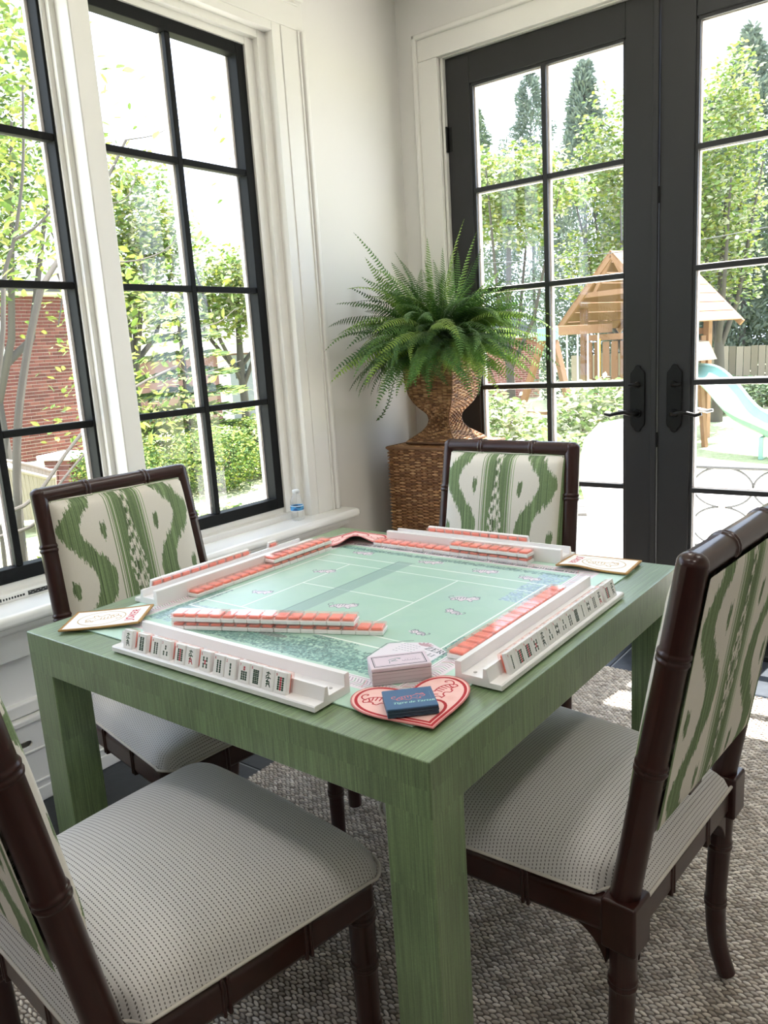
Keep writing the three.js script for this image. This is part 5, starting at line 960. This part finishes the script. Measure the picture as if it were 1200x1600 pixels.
// ---- wooden playset
{
  const cedar = [M('#7d5b40', 0.8), M('#725238', 0.8), M('#87654a', 0.8)], teal = M('#7d9f99', 0.5), rope = M('#d9dcdc', 0.7), yellow = M('#d8a233', 0.6);
  const t = thing('playset', 'cedar playset with pitched wooden roof, swings and lookout deck', 'playset', [-3.55, GY, -11.9], -0.32), c = (k) => cedar[k % 3];
  const B = (name, a, b, w, h, m = c(0), parent = t) => part(parent, name, bar(V(...a), V(...b), w, h, 0.006), m);
  const X0 = -0.75, X1 = 0.75, Z0 = -0.6, Z1 = 0.6;
  let k = 0;
  for (const x of [X0, X1]) for (const z of [Z0, Z1]) B('post', [x, 0, z], [x, 2.2, z], 0.1, 0.1, c(k++));
  for (let i = 0; i < 9; i++) part(t, 'deck_board', pbox(0.16, 0.035, 1.24), c(i), [X0 + 0.05 + i * 0.172, 1.02, 0]);
  for (const z of [Z0, Z1]) { B('deck_beam', [X0 - 0.05, 0.95, z], [X1 + 0.05, 0.95, z], 0.05, 0.14, c(1)); B('top_beam', [X0 - 0.05, 1.72, z], [X1 + 0.05, 1.72, z], 0.05, 0.1, c(2)); }
  for (let i = 0; i < 8; i++) part(t, 'slat', pbox(0.12, 0.62, 0.022), c(i), [X0 + 0.14 + i * 0.175, 1.34, Z1 + 0.04]);
  for (let i = 0; i < 5; i++) part(t, 'slat', pbox(0.022, 0.62, 0.12), c(i + 1), [X1 + 0.04, 1.34, -0.42 + i * 0.21]);
  // roof: two slopes of planks on rafters
  const apex = 3.02, eave = 1.86, half = 1.2;
  for (const s of [-1, 1]) { for (let i = 0; i < 8; i++) { const f0 = i / 8, f1 = (i + 0.94) / 8, a = V(s * half * f0, apex - (apex - eave) * f0, 0), b = V(s * half * f1, apex - (apex - eave) * f1, 0), g = bar(a, b, 1.7, 0.02); part(t, 'roof_plank', g, c(i + (s > 0 ? 1 : 0))); } for (const z of [-0.82, 0.82]) B('rafter', [0, apex - 0.05, z], [s * half, eave - 0.05, z], 0.05, 0.1, c(2)); }
  B('gable_tie', [-0.6, 2.4, 0.8], [0.6, 2.4, 0.8], 0.04, 0.08, c(2)); B('gable_strut', [0, 2.95, 0.8], [0.35, 2.42, 0.8], 0.04, 0.06, c(2)); B('gable_strut', [0, 2.95, 0.8], [-0.35, 2.42, 0.8], 0.04, 0.06, c(2));
  // swing beam with splayed legs and teal bracket
  B('swing_beam', [-0.3, 1.86, 0.5], [-0.12, 1.86, 2.1], 0.1, 0.14, c(2));
  B('swing_leg', [-0.2, 1.86, 2.1], [-0.95, 0, 2.2], 0.09, 0.09, c(0)); B('swing_leg', [-0.05, 1.86, 2.1], [0.6, 0, 2.2], 0.09, 0.09, c(1)); part(t, 'bracket', rbox(0.34, 0.2, 0.12, 0.02), teal, [-0.12, 1.82, 2.12]); B('brace', [-0.7, 0.62, 2.18], [0.4, 0.62, 2.18], 0.06, 0.09, c(1));
  for (const f of [0.2, 0.38, 0.55, 0.72]) { const x = -0.3 + 0.18 * f, z = 0.5 + 1.6 * f; part(t, 'swing_rope', rod(V(x, 1.8, z), V(x, 0.55, z), 0.014, 6), rope); }
  for (const f of [0.29, 0.635]) { const x = -0.3 + 0.18 * f, z = 0.5 + 1.6 * f; part(t, 'swing_seat', rbox(0.15, 0.03, 0.46, 0.012, 2), teal, [x, 0.54, z], [0, 0.12, 0]); }
  part(t, 'climbing_rope', rod(V(-0.3, 1.7, 0.75), V(-0.28, 0.1, 0.8), 0.02, 6), yellow); part(t, 'rail_grip', rod(V(0.3, 1.0, 0.68), V(0.3, 1.5, 0.68), 0.025, 6), yellow);
  for (const s of [-1, 1]) B('deck_brace', [s * 0.72, 0.5, Z1], [s * 0.4, 0.95, Z1], 0.04, 0.08, c(0));
  // little play house front to the right
  part(t, 'awning', extrude(poly([[-0.35, 0], [0.25, 0], [0.1, 0.28], [-0.35, 0.34]]), 0.7), M('#b3a188', 0.8), [X1 + 0.12, 1.28, -0.3]);
  const s = new THREE.Group(); s.name = 'slide'; s.userData.label = 'teal plastic wave slide'; t.add(s); t.updateMatrixWorld(); s.applyMatrix4(t.matrixWorld.clone().invert().multiply(new THREE.Matrix4().makeTranslation(-2.55, GY, -11.2)));
  const sp = [V(-0.25, 1.05, -0.3), V(0.15, 1.0, 0.1), V(0.5, 0.78, 0.45), V(0.85, 0.48, 0.75), V(1.25, 0.32, 1.0), V(1.7, 0.16, 1.2), V(2.1, 0.1, 1.35)], cv = new THREE.CatmullRomCurve3(sp);
  const tr = (side) => surface((u, v) => { const p = cv.getPointAt(u), d = cv.getTangentAt(u), w = d.clone().cross(V(0, 1, 0)).normalize(), a = (v - 0.5) * 2, y = Math.abs(a) ** 4 * 0.17; const q = p.clone().addScaledVector(w, a * 0.25); return [q.x, q.y + y + side, q.z]; }, 40, 12);
  const sm = M('#7fa39a', 0.35); sm.side = THREE.DoubleSide; part(s, 'slide_bed', tr(0), sm);
  for (const a of [-1, 1]) part(s, 'slide_edge', sweep(cv.getPoints(30).map((p, i) => { const d = cv.getTangentAt(i / 30), w = d.clone().cross(V(0, 1, 0)).normalize(); return p.clone().addScaledVector(w, a * 0.255).add(V(0, 0.17, 0)); }), 0.022, 8), M('#a3bcb4', 0.3));
  part(s, 'slide_foot', rbox(0.06, 0.3, 0.4, 0.01), sm, [1.2, 0.15, 0.98]); part(s, 'slide_foot', rbox(0.05, 0.1, 0.4, 0.01), sm, [2.05, 0.05, 1.33]); part(s, 'slide_prop', bar(V(0.2, 0, 0.1), V(0.1, 0.97, 0.05), 0.07, 0.07), cedar[0]);
}
// ---- patio furniture
{
  const t = thing('covered_grill', 'patio grill under a loose white cloth cover outside the doors', 'grill cover', [-0.76, -0.146, -3.62], 0.2);
  const N = 56, prof = [[0.0, 0.235], [0.08, 0.24], [0.22, 0.245], [0.36, 0.26], [0.46, 0.29], [0.62, 0.30], [0.76, 0.27], [0.85, 0.19], [0.875, 0.08], [0.878, 0.001]];
  const g = surface((u, v) => { const i = v * (prof.length - 1), k = Math.min(Math.floor(i), prof.length - 2), f = i - k, y = prof[k][0] + (prof[k + 1][0] - prof[k][0]) * f, r = prof[k][1] + (prof[k + 1][1] - prof[k][1]) * f, a = u * Math.PI * 2, fold = 1 + 0.05 * Math.sin(a * 9 + y * 3) * (1 - y) + 0.05 * Math.cos(2 * a); return [Math.cos(a) * r * fold * 1.05, y, Math.sin(a) * r * fold * 0.85]; }, N, 36);
  const cm = M('#f2f1ee', 0.9); cm.side = THREE.DoubleSide; part(t, 'cloth_cover', g, cm); part(t, 'grill_frame', rbox(0.3, 0.76, 0.24, 0.03), M('#2a2a2a', 0.6), [0, 0.39, 0]);
  const d = thing('garden_bench', 'small dark slatted garden bench beyond the white cover', 'bench', [-1.22, -0.146, -4.1], 0.5), dm = M('#4a4642', 0.7);
  for (let k = 0; k < 4; k++) part(d, 'slat', pbox(0.62, 0.02, 0.07), dm, [0, 0.17, -0.12 + k * 0.08]); for (const a of [-1, 1]) for (const b of [-1, 1]) part(d, 'leg', rod(V(a * 0.26, 0, b * 0.11), V(a * 0.25, 0.16, b * 0.1), 0.013, 6), dm);
  const r = thing('ring_railing', 'pale iron garden railing with oval rings at the patio edge', 'railing', [0, -0.146, -3.68], 0), im = M('#4c4c4b', 0.6);
  part(r, 'top_bar', rod(V(-0.41, 0.585, 0), V(1.9, 0.585, 0), 0.012, 8), im); part(r, 'bottom_bar', rod(V(-0.41, 0.1, 0), V(1.9, 0.1, 0), 0.01, 8), im);
  for (let k = 0; k < 6; k++) { const x = -0.24 + k * 0.34; for (const y of [0.465, 0.225]) { const pts = Array.from({ length: 41 }, (_, i) => V(x + Math.cos(i / 40 * 6.2832) * 0.17, y + Math.sin(i / 40 * 6.2832) * 0.12, 0)); part(r, 'oval_ring', sweep(pts, 0.007, 6, false), im); } part(r, 'ring_collar', new THREE.SphereGeometry(0.022, 10, 8), M('#c7a488', 0.5), [x, 0.345, 0]); }
  for (const x of [-0.41, 0.78, 1.9]) part(r, 'post', rod(V(x, 0, 0), V(x, 0.62, 0), 0.014, 8), im);
}
// ---- string of bulbs across the garden
{
  const t = thing('bulb_string', 'thin wire with small white bulbs strung across the garden', 'string lights', [0, 0, 0]), a = V(-6.2, 2.45, -8.6), b = V(0.6, 2.7, -10.4), pts = Array.from({ length: 31 }, (_, i) => a.clone().lerp(b, i / 30).add(V(0, -0.25 * Math.sin(i / 30 * Math.PI), 0)));
  part(t, 'wire', sweep(pts, 0.006, 5), M('#4d4d4d', 0.7)); for (let i = 2; i < 30; i += 3) part(t, 'bulb', new THREE.SphereGeometry(0.024, 10, 8), M('#e6e6e2', 0.3), [pts[i].x, pts[i].y - 0.05, pts[i].z]);
}

renderer.render(scene, camera);
